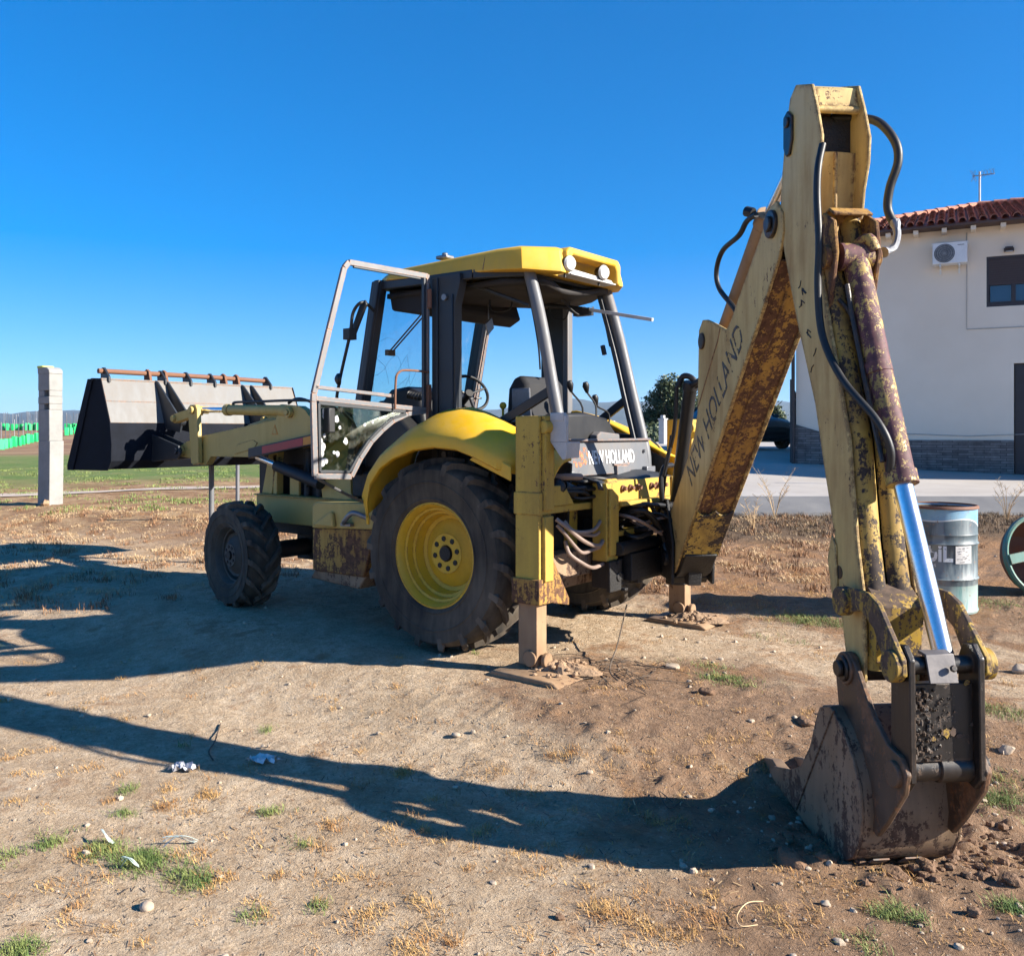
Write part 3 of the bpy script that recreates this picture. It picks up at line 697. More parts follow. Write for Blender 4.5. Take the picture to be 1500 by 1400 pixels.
# mirrors
g = G(); g.tube([(-1.0,-.78,2.64),(-.9,-1.0,2.68),(-.98,-1.03,2.60),(-1.02,-1.03,2.42),(-1.16,-1.02,2.04),(-1.20,-1.0,1.86),(-1.22,-.8,1.7)], .014, 8, 5)
g.box((-1.06,-1.07,2.38), (-.98,-.99,2.47)); ma = g.build('mirror_arm', M['black_plastic'], BL, .003)
h = G(); h.prism([(-1.07,2.42),(-1.0,2.42),(-.86,2.66),(-.88,2.70),(-.94,2.66)], YX, -1.0, -.975); h.build('mirror', M['black_plastic'], ma, .008)
h = G(); h.lathe([(0,.001),(.0,.05),(.03,.045),(.045,.02),(.05,.001)], (-1.10,-1.06,2.06), (-.5,-.8,0), 18); h.build('round_mirror', M['black_plastic'], ma)
# cab interior
g = G(); g.prism([(-1.30,1.3),(-1.30,1.86),(-1.15,2.0),(-.95,2.02),(-.80,1.96),(-.72,1.6),(-.72,1.3)], YX, -.45, .28)
g.prism([(-1.3,1.3),(-1.3,1.75),(-.9,1.78),(-.6,1.5),(-.6,1.3)], YX, -.62, .62); g.build('dashboard', M['black_plastic'], BL, .03)
g = G(); cw = Vector((-.53,-.10,1.965)); ax = Vector((.80,-.33,.50)).normalized(); e1 = Vector((.33,.80,0)).normalized(); e2 = ax.cross(e1)
pts = [cw+(e1*math.cos(t)+e2*math.sin(t))*.172 for t in np.linspace(0,2*math.pi,37)]
g.tube(pts, .014, 8, caps=False)
for t in (.3, 2.84, 4.71): g.tube([cw-ax*.03, cw+(e1*math.cos(t)+e2*math.sin(t))*.172], .010, 6)
g.cyl(cw-ax*.05, cw-ax*.0, .035); g.tube([cw-ax*.03, cw-ax*.25, (-.8,-.10,1.5)], .03, 10)
g.tube([cw-ax*.10, cw-ax*.08+Vector((.04,.16,0))], .008, 6)
g.build('steering_wheel', M['black_plastic'], BL)
g = G(); g.prism([(-.35,1.45),(-.35,1.58),(.05,1.60),(.15,1.50),(.12,1.42)], YX, -.24, .28)
g.prism([(.02,1.56),(-.02,1.75),(.0,1.98),(.06,2.07),(.14,2.09),(.20,2.02),(.22,1.60),(.16,1.52)], YX, -.24, .28)
g.cyl((0,.02,1.28), (0,.02,1.45), .12); st_ = g.build('seat', M['seat'], BL, .035)
h = G(); h.prism([(.06,1.7),(.06,1.98),(.24,1.98),(.26,1.7)], YX, -.265, -.245); h.box((.02,-.30,1.70), (.2,-.24,1.76)); h.build('armrest', M['dull'], st_, .01)
h = G(); h.ball((.0,-.30,1.84), .03, 10); h.cyl((.0,-.30,1.70), (0,-.3,1.82), .01); h.build('knob', M['rim_yellow'], st_)
g = G(); g.prism([(-.45,1.30),(-.40,1.72),(-.30,1.77),(.0,1.78),(.30,1.74),(.46,1.60),(.50,1.30)], XY_, .42, .62); g.build('rear_console', M['black_plastic'], BL, .025)
g = G(); g.prism([(.02,1.45),(.02,1.60),(.08,1.63),(.36,1.61),(.38,1.45)], XY_, .625, .70); g.build('control_plinth', M['grey'], BL, .01)
for (x0, y0, z0), (x1, y1, z1) in (((.56,.0,1.60),(.52,-.10,2.0)), ((.56,.20,1.63),(.52,.13,2.0)), ((.56,.40,1.62),(.52,.27,1.90))):
    g = G(); g.tube([(x0,y0,z0),(x0,y0+.02,z0+(z1-z0)*.55),(x1,y1+.03,z1-.06),(x1,y1,z1)], .008, 7, 4)
    g.lathe([(0,.001),(0,.02),(.03,.03),(.06,.022),(.09,.012)], (x1,y1-.01,z1+.03), (0,.35,-1), 10); g.lathe([(0,.05),(.02,.045),(.06,.02),(.07,.01)], (x0,y0,z0), (0,0,1), 12)
    g.build('control_lever', M['black_plastic'], BL)
g = G(); g.prism([(-.02,2.46),(.06,2.53),(.03,2.62),(-.05,2.56)], XY_, -.40, -.385); g.tube([(-.4,.0,2.6),(-.42,.02,2.74)], .006, 6); g.build('interior_mirror', M['dull'], BL, .006)
g = G(); g.tube([(-.45,.30,2.80),(.40,.30,2.655)], .018, 10); g.box((.30,.27,2.60), (.46,.34,2.66)); bb = g.build('blind_arm', M['black_plastic'], BL)
h = G(); h.bar((.38,.30,2.66), (1.04,.30,2.515), .03, .028); h.build('end_rail', M['white'], bb, .003)
g = G()
for pts in ([(.30,-.4,2.80),(.42,-.48,2.6),(.50,-.50,2.3),(.52,-.5,2.1)], [(.40,.52,2.80),(.46,.50,2.6),(.52,.5,2.35)], [(.0,.3,2.76),(.05,.33,2.62),(.16,.36,2.60),(.22,.34,2.74)], [(-.3,-.1,2.78),(-.28,-.1,2.66),(-.14,-.04,2.66),(-.12,-.02,2.76)], [(.3,.1,2.72),(.38,.25,2.6),(.42,.40,2.68)], [(-.55,-.22,2.8),(-.55,-.22,2.55)]):
    g.tube(pts, .007, 6, 5)
g.bar((-.56,-.22,2.58), (-.55,-.21,2.44), .012, .03); g.bar((.46,.48,2.36),(.48,.48,2.28),.03,.03)
g.each('loose_cable', M['hose'], BL)

# ---- rear frame and stabilisers
g = G()
for s in (-1, 1):
    pass
g.box((.80,-1.0,1.07), (.98,1.0,1.12)); g.box((.80,-1.0,1.12), (.84,1.0,1.26)); g.m = 1; g.box((.80,-1.0,.60), (.96,1.0,.78)); g.box((.80,-1.0,.50), (.84,1.0,.62)); g.m = 0; g.box((.80,-.62,.78), (.86,-.50,1.07)); g.box((.80,.55,.78), (.86,.66,1.07)); g.box((.78,-.95,.78),(.80,.95,1.07))
g.prism([(-1.0,1.12),(-.74,1.12),(-.86,1.26),(-1.0,1.26)], XY_, .98, .995)
g.build('slide_frame', [M['old_yellow'], M['bucket']], BL, .006)  # lower beam takes the bucket brown, its shadow put into the colour
g = G(); g.box((.76,-.9,.55), (.82,.9,1.2)); g.build('frame_backing', M['dark'], BL, .005)
g = G(); rows = [[(x, y, 1.305-.02*math.sin(y*6+x*3)-.15*(x-.86)) for x in (.80,.9,1.0,1.08)] for y in np.linspace(-.58,.62,14)]
g.grid(rows); rows = [[(1.08+.01*k, y, 1.305-.02*math.sin(y*6+3.2)-.033-.03*k) for k in (0,1,2)] for y in np.linspace(-.58,.62,14)]
g.grid(rows); fl = g.build('rubber_flap', M['frame'], BL); q_ = fl.modifiers.new('s','SOLIDIFY'); q_.thickness = .01
g = G()      # sliding carriage
g.box((1.0,-.47,1.08), (1.10,.56,1.27)); g.box((1.10,-.36,1.085), (1.16,.50,1.12)); g.cyl((1.06,-.44,1.255),(1.06,-.30,1.255),.03)
g.box((1.0,-.52,.70), (1.12,-.36,1.26)); g.box((1.12,-.50,.74), (1.14,-.38,1.22)); g.box((1.0,-.36,.86), (1.10,.5,.90)); g.box((1.0,.48,.62), (1.12,.60,1.27))
g.prism([(-.36,1.0),(-.36,1.12),(-.22,1.12),(-.30,1.05)], XY_, 1.02, 1.10); g.prism([(.48,1.0),(.48,1.12),(.36,1.12),(.43,1.05)], XY_, 1.02, 1.10)
cg = g.build('sliding_carriage', M['old_yellow'], BL, .006)
for yy in (-.27,-.16,-.05,.16,.25,.36):
    h = G(); h.cyl((1.10,yy,1.21), (1.115,yy,1.21), .026, None, 12); h.cyl((1.115,yy,1.21), (1.14,yy,1.21), .016, None, 6); h.build('bolt', M['rust_pipe'], cg)
g = G()      # dark lower clamp plates
g.box((.98,-.50,.50), (1.12,.56,.70)); g.box((1.12,-.30,.54), (1.20,.40,.74)); g.box((1.12,-.52,.48),(1.15,-.36,.70))
for yy in (-.4,-.1,.2,.45): g.cyl((1.12,yy,.58),(1.16,yy,.58),.035,None,8)
for k in range(30):
    yy = random.uniform(-.45,.5); zz = random.uniform(.45,.85); g.box((1.12,yy,zz),(1.12+random.uniform(.02,.08),yy+random.uniform(.02,.08),zz+random.uniform(.02,.06)))
g.build('clamp_plate', M['dark'], BL, .006)
# hydraulic hoses of the side shift
def pt(*a): return list(a)
for pts, r in (([(1.04,-1.03,1.04),(1.10,-.98,.98),(1.14,-.84,.88),(1.14,-.66,.83),(1.08,-.50,.85)], .015), ([(1.05,-.95,1.02),(1.10,-.90,.95),(1.12,-.70,.94),(1.06,-.50,.99)], .013),
               ([(1.04,-1.02,1.0),(1.08,-.97,.93),(1.10,-.82,.80),(1.10,-.68,.80),(1.06,-.5,.80)], .013), ([(1.04,-.92,.88),(1.08,-.93,.80),(1.12,-.84,.73),(1.12,-.70,.68),(1.08,-.50,.68)], .014),
               ([(1.04,-.8,.92),(1.10,-.66,.90),(1.05,-.5,.91)], .012)):
    g = G(); g.tube(pts, r, 10, 6); g.build('dusty_hose', M['pinkhose'], BL)
for k in range(16):
    y0 = random.uniform(-.3,.35); pts = [(1.0,y0,random.uniform(.85,1.05)),(1.2+random.uniform(0,.1),y0+random.uniform(-.1,.1),random.uniform(.85,1.1)),(1.28,y0*.5+random.uniform(.0,.3),random.uniform(.7,1.1)),(1.40,.12+random.uniform(-.1,.1),random.uniform(.65,1.0))]
    g = G(); g.tube(pts, random.choice((.013,.016,.02)), 8, 6); g.build('hydraulic_hose', M['hose' if k % 5 else 'pinkhose'], BL)
g = G()
for k in range(14):
    y0 = random.uniform(-.95,-.45); z0 = random.uniform(1.17,1.29)
    g.tube([(.88,y0,z0),(.98,y0+.08,z0+random.uniform(-.02,.04)),(1.02,y0+.2,z0-.01),(.95,y0+.3,z0-.04)], .014, 7, 4)
g.ball((.93,-.88,1.24), .075, 14, (1,1,.9)); g.cyl((.93,-.8,1.24),(.95,-.7,1.20),.05)
g.build('valve_hoses', M['hose'], BL)
g = G(); g.tube([(.9,-.86,1.31),(1.0,-.80,1.315),(1.02,-.70,1.31)], .024, 8, 4); g.build('rag', M['pinkhose'], BL)
g = G(); g.tube([(1.22,.12,1.0),(1.25,.06,1.12),(1.25,.05,1.28),(1.25,.10,1.36),(1.24,.24,1.37)], .02, 10, 5); g.build('hose_arch', M['hose'], BL)

def stabiliser(s):
    y0, y1 = s*1.15, s*1.01            # outer and inner flank
    g = G()
    g.box((.785,y0,.62), (.985,y1,1.735)); g.box((.775,s*1.158,1.07), (.995,s*1.0,1.22))
    g.box((.94,s*1.12,1.10), (1.02,s*1.02,1.735)); g.cyl((1.0,s*1.13,1.66),(1.0,s*1.01,1.66),.045); g.box((.94,s*1.12,.62),(1.015,s*1.02,1.06))
    o = g.build('stabiliser_leg', M['old_yellow'], BL, .006)
    h = G(); h.box((.765,s*1.168,.47), (1.0,s*.985,.64)); h.prism([(s*1.03,.47),(s*.80,.42),(s*.80,.47),(s*1.02,.80),(s*1.08,.80)], XY_, .975, .992); h.build('guide_collar', M['underside'], o, .006)
    h = G(); h.box((.80,s*1.135,.05), (.955,s*1.02,.60)); h.cyl((.90,s*1.15,.10), (.90,s*1.0,.10), .055, None, 16)
    h.cyl((.98,s*1.075,.09), (1.01,s*1.075,.09), .05, None, 16)
    h.build('inner_leg', M['rust_leg'], o, .005)
    h = G(); h.prism([(.66,-.012),(.72,.03),(1.20,.03),(1.26,.0),(1.22,-.03),(.68,-.03)], YX, s*1.32, s*.80)
    h.build('foot_pad', M['rust_leg'], o, .01)
    h = G(); cx_, cy_ = 1.05, s*1.0; rows = []
    for i in range(15):
        row = []
        for k in range(29):
            a = 2*math.pi*k/28; r = (.20+.07*math.sin(a*2+1)+.04*math.sin(a*5))*i/14; x_, y_ = cx_+r*math.cos(a), cy_+r*math.sin(a)*.9
            nz = float(vnoise(np.array(x_), np.array(y_), 22, 3)+.6*vnoise(np.array(x_), np.array(y_), 55, 4)); row.append((x_, y_, .02+.062*(1-(i/14)**1.5)+nz*.055*(1-(i/14)**2)))
        rows.append(row)
    h.grid(rows)
    for k in range(60):
        a = random.uniform(0,6.28); r = random.uniform(.02,.25); h.rock((cx_+r*math.cos(a), cy_+r*math.sin(a), .035+max(0,.045-r*.2)), random.uniform(.008,.026), (1,1,.7), 8)
    h.build('mud_heap', M['mudbrown'], o, smooth=20)
    return o
stabiliser(-1)
sr = stabiliser(1)
g = G(); g.tube([(1.0,1.1,1.62),(1.05,1.0,1.6)], .03, 10); g.build('leg_pin', M['fender_yellow'], BL)
g = G(); g.box((1.02,-1.07,1.56), (1.15,-1.04,1.74)); g.prism([(1.02,1.56),(1.15,1.56),(1.15,1.45),(1.12,1.44)], YX, -1.07, -1.04); g.prism([(1.02,1.56),(1.15,1.56),(1.14,1.45)], YX, -1.04, -.90); g.box((1.02,-1.075,1.70),(1.13,-1.035,1.755))
g.build('lamp_bracket', M['white'], BL, .004)
# =================================================================== digging arm (swung towards the left rear)
AO = Vector((1.44, .13, 0)); _n = math.hypot(1,.1)
AA = (U*.1-D)/_n; AB_ = (U+D*.1)/_n
def AR(p, q, t): v = AO+AA*p+AB_*t; return (v.x, v.y, q)
def apr(g, pts, b0, b1): return g.prism(pts, AR, b0, b1)
def acyl(g, p, q, b0, b1, r, n=24): return g.cyl(AR(p,q,b0), AR(p,q,b1), r, None, n)
def astrip(g, pts, t, b0, b1):
    up = []; dn = []
    for i, (x, z) in enumerate(pts):
        a = pts[max(i-1,0)]; b = pts[min(i+1,len(pts)-1)]
        d = Vector((b[0]-a[0], b[1]-a[1])).normalized(); n = Vector((-d.y, d.x))
        up.append((x+n.x*t/2, z+n.y*t/2)); dn.append((x-n.x*t/2, z-n.y*t/2))
    return apr(g, up+dn[::-1], b0, b1)
# swing tower
g = G()
for q0, q1 in ((.50,.60),(.92,1.02)): apr(g, [(-.42,q0),(.02,q0),(.06,(q0+q1)/2),(.02,q1),(-.42,q1)], -.13, .13)
g.cyl(AR(-.30,.44,0), AR(-.30,1.08,0), .09); apr(g, [(-.24,.55),(.10,.5),(.12,.8),(-.05,1.12),(-.20,1.12)], -.165, -.14); apr(g, [(-.24,.55),(.10,.5),(.12,.8),(-.05,1.12),(-.20,1.12)], .14, .165)
g.cyl((1.15,-.42,.78), AR(-.22,.78,-.2), .05); g.cyl((1.15,.52,.78), AR(-.22,.78,.2), .05)
acyl(g, -.02,.68, -.19,.19,.05); acyl(g, -.12,1.06,-.19,.19,.035)
g.build('swing_tower', M['dark'], BL, .008)
# boom : side plates cream, underside rusted
BL_out = [(-.13,.60),(-.11,.52),(.10,.60),(.28,.78),(.64,1.145),(1.01,1.52),(1.42,1.935),(1.82,2.34),(2.00,2.53),(2.06,2.66),(2.05,2.76),(1.97,2.84),(1.88,2.83),(1.75,2.70),(1.50,2.49),(1.28,2.30),(1.20,2.255),(1.02,2.31),(.84,2.36),(.74,2.37),(.66,2.31),(.645,2.0),(.63,1.76),(.56,1.60),(.26,1.30),(.0,1.05),(-.14,.85)]
g = G()
g.m = 0; apr(g, BL_out, -.135, -.118); apr(g, BL_out, .118, .135)
g.m = 1
astrip(g, [(.24,.755),(.285,.80),(.64,1.16),(1.01,1.535),(1.42,1.95),(1.82,2.355),(1.98,2.53)], .016, -.118, .118)
astrip(g, [(.26,1.28),(.56,1.58),(1.28,2.28),(1.75,2.68)], .016, -.118, .118)
# rolled ridges under the boom
for bb in (-.03,):
    g.tube([AR(.34,.845,bb), AR(.64,1.15,bb), AR(1.01,1.526,bb), AR(1.42,1.94,bb), AR(1.86,2.385,bb)], .009, 6)
# doubler plate at the foot, with its scalloped top
dbl = []
for i in range(13):
    t = i/12; bb = -.128+.256*t; dbl.append((bb, abs(math.sin(t*2*math.pi))*.035))
vs = []
for off in (.012, .022):
    for bb, e in dbl: vs.append((.62+(.02 if off < .02 else .02)-e*.7+off*.7, 1.13-e*.7-off*.7, bb))
pts = []
nb = Vector((.71,-.70))
lo2 = [AR(.25+nb.x*.026,.745+nb.y*.026,bb) for bb, e in dbl]
hi = [AR(.60-e+nb.x*.012,1.105-e+nb.y*.012,bb) for bb, e in dbl]; hi2 = [AR(.60-e+nb.x*.026,1.105-e+nb.y*.026,bb) for bb, e in dbl]
mi2 = [AR(.40+nb.x*.026,.90+nb.y*.026,bb) for bb, e in dbl]
g.m = 2
g.grid([lo2, mi2, hi2, hi]); 
g.m = 0
for s in (-1, 1):   # weld flanges along the lower edge, pale and worn bright
    astrip(g, [(.28,.775),(.64,1.14),(1.01,1.515),(1.42,1.93),(1.82,2.335)], .012, s*.118, s*.140)
boom = g.build('boom', [M['cream'], M['underside'], M['greasy']], BL, .005, smooth=30)
# foot: solid dark block put in for the shaded hollow of the fork
h = G(); apr(h, [(.0,.525),(.16,.60),(.30,.74),(.22,.88),(.0,.8)], -.117, .117); apr(h, [(.05,.50),(.14,.50),(.16,.62),(.05,.6)], -.05, .05)
h.build('boom_foot', M['dark'], boom, .006)
h = G()
acyl(h, .74,2.23,-.150,-.134,.055); acyl(h, 1.92,2.73,-.155,-.12,.075); acyl(h,1.92,2.73,-.172,-.154,.042); acyl(h, 1.92,2.73,.12,.155,.075); acyl(h,.74,2.23,-.1,.1,.04)
h.each('pivot_pin', M['link_dark'], boom, bevel=.006)
e1 = Vector((.74,.6727)).normalized(); e2 = Vector((-e1.y, e1.x))
def BT(x, y, z):   # lettering runs up the side plate
    p = .50+e1.x*x+e2.x*y; q = 1.24+e1.y*x+e2.y*y; return AR(p, q, -.1365+(-z))
text_mesh('lettering', 'NEW HOLLAND', BT, .26, M['boom_letters'], boom, depth=.002, squeeze=.72)
# bracket dirt lines
h = G(); h.tube([AR(.66,1.80,-.137), AR(.90,2.05,-.137), AR(1.05,2.20,-.137), AR(1.10,2.28,-.137)], .004, 5); h.build('weld_seam', M['rust_leg'], boom)
# dipper cylinder on the back of the boom
g = G(); g.cyl(AR(.74,2.23,0), AR(1.50,2.86,0), .058); g.cyl(AR(1.46,2.83,0), AR(1.53,2.885,0), .066); acyl(g,.74,2.23,-.08,.08,.07)
dc = g.build('dipper_cylinder', M['rust_leg'], BL, .004)
h = G(); h.cyl(AR(1.5,2.86,0), AR(2.12,3.22,0), .030); h.build('rod', M['chrome'], dc)
h = G(); h.tube([AR(1.48,2.90,-.07), AR(1.44,2.92,-.10)], .03, 8); h.tube([AR(1.60,2.86,-.10), AR(1.48,2.85,-.11), AR(1.38,2.79,-.12), AR(1.10,2.76,-.12), AR(.98,2.66,-.12), AR(1.0,2.54,-.11), AR(1.17,2.40,-.08), AR(1.22,2.33,-.06)], .016, 10, 6)
h.build('hydraulic_hose', M['hose'], dc)
# boom lift cylinder (dark, in front of the boom)
g = G(); g.cyl(AR(.20,1.96,-.05), AR(-.18,1.06,-.05), .048); g.cyl(AR(.19,1.93,-.05), AR(.21,1.99,-.05), .055); g.tube([AR(.16,1.96,-.13), AR(.18,2.03,-.10), AR(.22,2.02,-.05), AR(.24,1.95,-.0)], .022, 10, 4); g.cyl(AR(.20,1.96,-.05), AR(.69,2.05,0), .022)
bc = g.build('boom_cylinder', M['black_plastic'], BL, .004)
h = G(); h.tube([AR(.16,1.96,-.14), AR(.10,1.65,-.14), AR(-.05,1.38,-.16), AR(-.20,1.0,-.16)], .016, 8, 6); h.tube([AR(.02,1.6,-.14),(1.35,.0,1.5),(1.30,.0,1.3)],.014,8,5); h.build('hydraulic_hose', M['hose'], bc)
h = G(); h.tube([AR(.66,2.02,.0), AR(.5,2.0,0)], .02); h.build('pin', M['dull'], bc)

# dipper
DL = [(2.19,3.365),(2.12,3.32),(2.065,3.17),(2.01,2.90),(1.995,2.72),(2.04,2.58),(2.12,2.38),(2.21,2.17),(2.41,1.76),(2.52,1.42),(2.61,1.16),(2.575,1.02),(2.60,.92),(2.66,.87),(2.74,.56),(2.81,.535),(2.88,.57),(2.885,.70),(2.865,.95),(2.815,1.15),(2.745,1.60),(2.655,1.85),(2.53,2.20),(2.455,2.45),(2.40,2.66),(2.42,2.78),(2.465,2.90),(2.475,3.02),(2.425,3.17),(2.37,3.30)]
DL = [(p, q) for p, q in DL]
g = G()
g.m = 0; apr(g, DL, -.125, -.108); apr(g, DL, .108, .125)
g.m = 1      # front (camera side) plate, two rolled channels with a groove
fr = [(2.395,2.66),(2.44,2.46),(2.51,2.20),(2.635,1.84),(2.725,1.59),(2.795,1.15),(2.845,.94),(2.865,.62)]
def chan(b0, b1, bulge):
    rows = []
    for i, (p, q) in enumerate(fr):
        rows.append([AR(p+bulge*math.sin(math.pi*k/8)**.6, q, b0+(b1-b0)*k/8) for k in range(9)])
    g.grid(rows)
chan(-.108, -.004, .035); chan(.004, .108, .035)
g.m = 0
# upper front: pale channel with a centre rib, recessed between the side plates
fu = [(2.31,2.66),(2.33,2.80),(2.35,2.98)]
g.grid([[AR(p+.012*(1-abs(k-4)/4), q, -.108+.216*k/8) for k in range(9)] for p, q in [(2.35,2.60)]+fu])
g.tube([AR(2.375,2.62,-.01), AR(2.385,2.97,-.01)], .012, 6)
astrip(g, [(2.10,3.28),(2.2,3.352),(2.355,3.285),(2.375,3.19)], .014, -.108, .108)
astrip(g, [(2.10,3.28),(2.04,3.0),(2.02,2.86)], .014, -.108, .108)
g.cyl(AR(2.38,3.175,-.108), AR(2.38,3.175,.108), .018)
g.m = 1
astrip(g, [(2.10,2.45),(2.22,2.17),(2.42,1.77),(2.53,1.42),(2.62,1.16),(2.66,.95),(2.75,.62)], .014, -.108, .108)
g.m = 2; apr(g, [(2.80,.72),(2.93,.66),(2.96,.90),(2.84,.98)], -.10, .10)
dip = g.build('dipper', [M['cream'], M['greasy'], M['link']], BL, .005, smooth=32)
h = G(); apr(h, [(2.06,3.0),(2.3,2.98),(2.3,3.17),(2.08,3.25)], -.107, .107); h.build('recess_shade_block', M['dark'], dip)  # solid dark block stands for the shade inside the hollow dipper top
h = G(); apr(h, [(2.07,3.24),(2.12,3.26),(2.17,3.22),(2.17,3.10),(2.14,3.03),(2.10,3.03),(2.07,3.08)], -.140, -.124); acyl(h,2.10,3.17,.124,.14,.06); acyl(h, 2.12,3.20,-.150,-.139,.028); acyl(h, 2.66,1.0,-.128,-.1255,.03); acyl(h, 2.80,.61,-.19,.19,.055); acyl(h,2.80,.61,-.21,-.19,.035)
h.each('pivot_pin', M['link_dark'], dip, bevel=.006)
h = G(); apr(h, [(2.56,1.05),(2.60,1.16),(2.64,1.12),(2.66,.86),(2.60,.90)], -.135, -.126); h.build('gusset', M['cream'], dip, .004)
# scuffed paint marks on the left plate
h = G(); 
rr_ = random.Random(11)
for k in range(9):
    t = rr_.uniform(0,1); p = 2.16+.25*t+rr_.uniform(.0,.12); q = 2.35-.55*t; a = rr_.uniform(0,3)
    h.tube([AR(p,q,-.126), AR(p+.02*math.cos(a),q+.03*math.sin(a),-.1265), AR(p+.03,q+.035*math.sin(a+1),-.126)], .0035, 4)
h.each('paint_scribble', M['navy'], dip)
# bracket that carries the bucket cylinder
g = G()
for b0, b1 in ((-.108,-.088),(.095,.115)):
    apr(g, [(2.36,2.58),(2.46,2.66),(2.56,2.60),(2.585,2.45),(2.555,2.33),(2.52,2.20),(2.46,2.20),(2.42,2.40)], b0, b1)
astrip(g, [(2.38,2.57),(2.42,2.655),(2.48,2.672),(2.535,2.635)], .014, -.09, .10)
acyl(g, 2.51,2.44,-.135,-.108,.055); acyl(g,2.51,2.44,.115,.135,.05); acyl(g,2.45,2.22,-.13,-.108,.02)
g.build('cylinder_bracket', M['underside'], BL, .005)
# bucket cylinder
g = G(); p0 = AR(2.515,2.44,.02); p1 = AR(2.885,1.405,.045)
acyl(g, 2.515,2.44,-.06,.09,.065); g.tube([p0, AR(2.56,2.33,.022), AR(2.72,1.87,.033), AR(2.87,1.45,.044)], [.058,.058,.058,.058], 28)
g.cyl(AR(2.865,1.46,.044), p1, .067, .067, 28); g.cyl(AR(2.70,1.93,.025), AR(2.715,1.885,.03), .062)
g.tube([AR(2.50,2.50,.04), AR(2.55,2.52,.07), AR(2.57,2.46,.09)], .028, 10, 4)
bc2 = g.build('bucket_cylinder', M['cyl_paint'], BL, .004, smooth=45)
h = G(); h.cyl(p1, AR(3.155,.745,.06), .040, None, 32); h.build('rod', M['chrome'], bc2)
h = G(); h.tube([AR(2.60,2.30,-.06), AR(2.64,2.10,-.045), AR(2.78,1.72,-.04), AR(2.86,1.50,-.03)], .011, 8, 5); h.tube([AR(2.54,2.24,-.07),AR(2.58,2.18,-.04),AR(2.60,2.13,-.03)], .01, 8, 4); h.build('steel_pipe', M['link_dark'], bc2)
g = G(); g.tube([AR(2.46,2.98,-.11), AR(2.50,2.86,-.15), AR(2.51,2.72,-.16), AR(2.53,2.50,-.16), AR(2.53,2.28,-.165), AR(2.57,2.06,-.16), AR(2.70,1.86,-.13), AR(2.86,1.68,-.06), AR(2.90,1.56,-.02), AR(2.88,1.46,-.01)], .017, 12, 8)
g.build('hydraulic_hose', M['hose'], BL)
g = G(); g.tube([AR(2.28,3.17,.02), AR(2.30,3.17,.14), AR(2.36,3.13,.22), AR(2.42,3.02,.27), AR(2.43,2.92,.28), AR(2.41,2.80,.25), AR(2.40,2.70,.245), AR(2.42,2.62,.27)], .021, 12, 8)
h1 = g.build('hydraulic_hose', M['hose'], BL)
g = G(); g.tube([AR(2.42,2.64,.268), AR(2.44,2.57,.27), AR(2.46,2.50,.24), AR(2.50,2.47,.17)], [.024,.024,.018,.018,.018,.018,.018,.018,.018,.026,.026], 10, 5); g.build('hose_fitting', M['dull'], h1)

# bucket linkage
def idler(b0, b1, mname):
    g = G(); apr(g, [(2.74,.90),(2.78,.955),(2.88,.97),(3.00,.97),(3.08,.94),(3.26,.76),(3.265,.70),(3.20,.66),(3.145,.70),(3.05,.835),(2.95,.885),(2.80,.85)], b0, b1)
    acyl(g, 2.80,.90,b0-.025 if b0 < 0 else b0, b1 if b0 < 0 else b1+.025,.062); acyl(g, 3.20,.725,b0-.02 if b0 < 0 else b0-.0, b1 if b0 < 0 else b1+.03,.062)
    return g.build('idler_link', M[mname], BL, .006)
idler(-.175,-.150,'link'); idler(.165,.190,'link')
g = G()
acyl(g, 3.20,.725,-.15,.17,.035); acyl(g, 2.80,.90,-.15,.17,.035)
for b0, b1 in ((-.145,-.120),(.135,.160)):
    apr(g, [(3.13,.74),(3.16,.80),(3.22,.81),(3.265,.76),(3.275,.30),(3.235,.25),(3.16,.27),(3.13,.36)], b0, b1)
apr(g, [(3.18,.66),(3.225,.66),(3.235,.36),(3.19,.36)], -.12, .135)
acyl(g, 3.19,.325,-.12,.135,.05); acyl(g,3.19,.325,.0,.135,.058)
bl_ = g.build('bucket_link', M['link_dark'], BL, .005)
M['plate'] = plain('worn_plate', (.16,.145,.14), .5, .3, .35)
h = G(); apr(h, [(3.18,.780),(3.235,.775),(3.268,.672),(3.258,.668),(3.228,.763),(3.18,.768)], -.062, .052); h.build('cover_plate', M['plate'], bl_, .002)
h = G(); rr_ = random.Random(8)
for k in range(150):
    t = rr_.random()**1.6; q_ = .37+.27*rr_.random(); p_ = AR(3.228+.010*(.66-q_)/.3+rr_.uniform(-.004,.004), q_, -.115+.17*t); h.rock(p_, rr_.uniform(.005,.016)*(1.2-t), (1,1,1), 7, .1, rr_)
h.build('caked_mud', M['link_dark'], bl_, smooth=25)
h = G()
for b_, q_, w_ in ((.02,.47,.02),(.05,.475,.018),(.075,.46,.014),(-.03,.45,.012),(.11,.66,.012),(.125,.50,.008),(.06,.55,.006)):
    h.prism([(b_+w_*math.cos(a)*rr_.uniform(.5,1.2), q_+w_*.9*math.sin(a)*rr_.uniform(.5,1.2)) for a in np.linspace(0,6.28,10)[:-1]], lambda b, q, t: AR(3.2265+.010*(.66-q)/.3+t, q, b), .0, .004)
h.build('paint_remnant', M['link'], bl_)
h = G(); h.cyl(AR(3.262,.725,.03), AR(3.275,.73,.03), .014, None, 6); acyl(h, 3.20,.325,-.17,-.145,.035); acyl(h,3.20,.33,.16,.20,.045); h.each('bolt', M['link_dark'], bl_, bevel=.003)
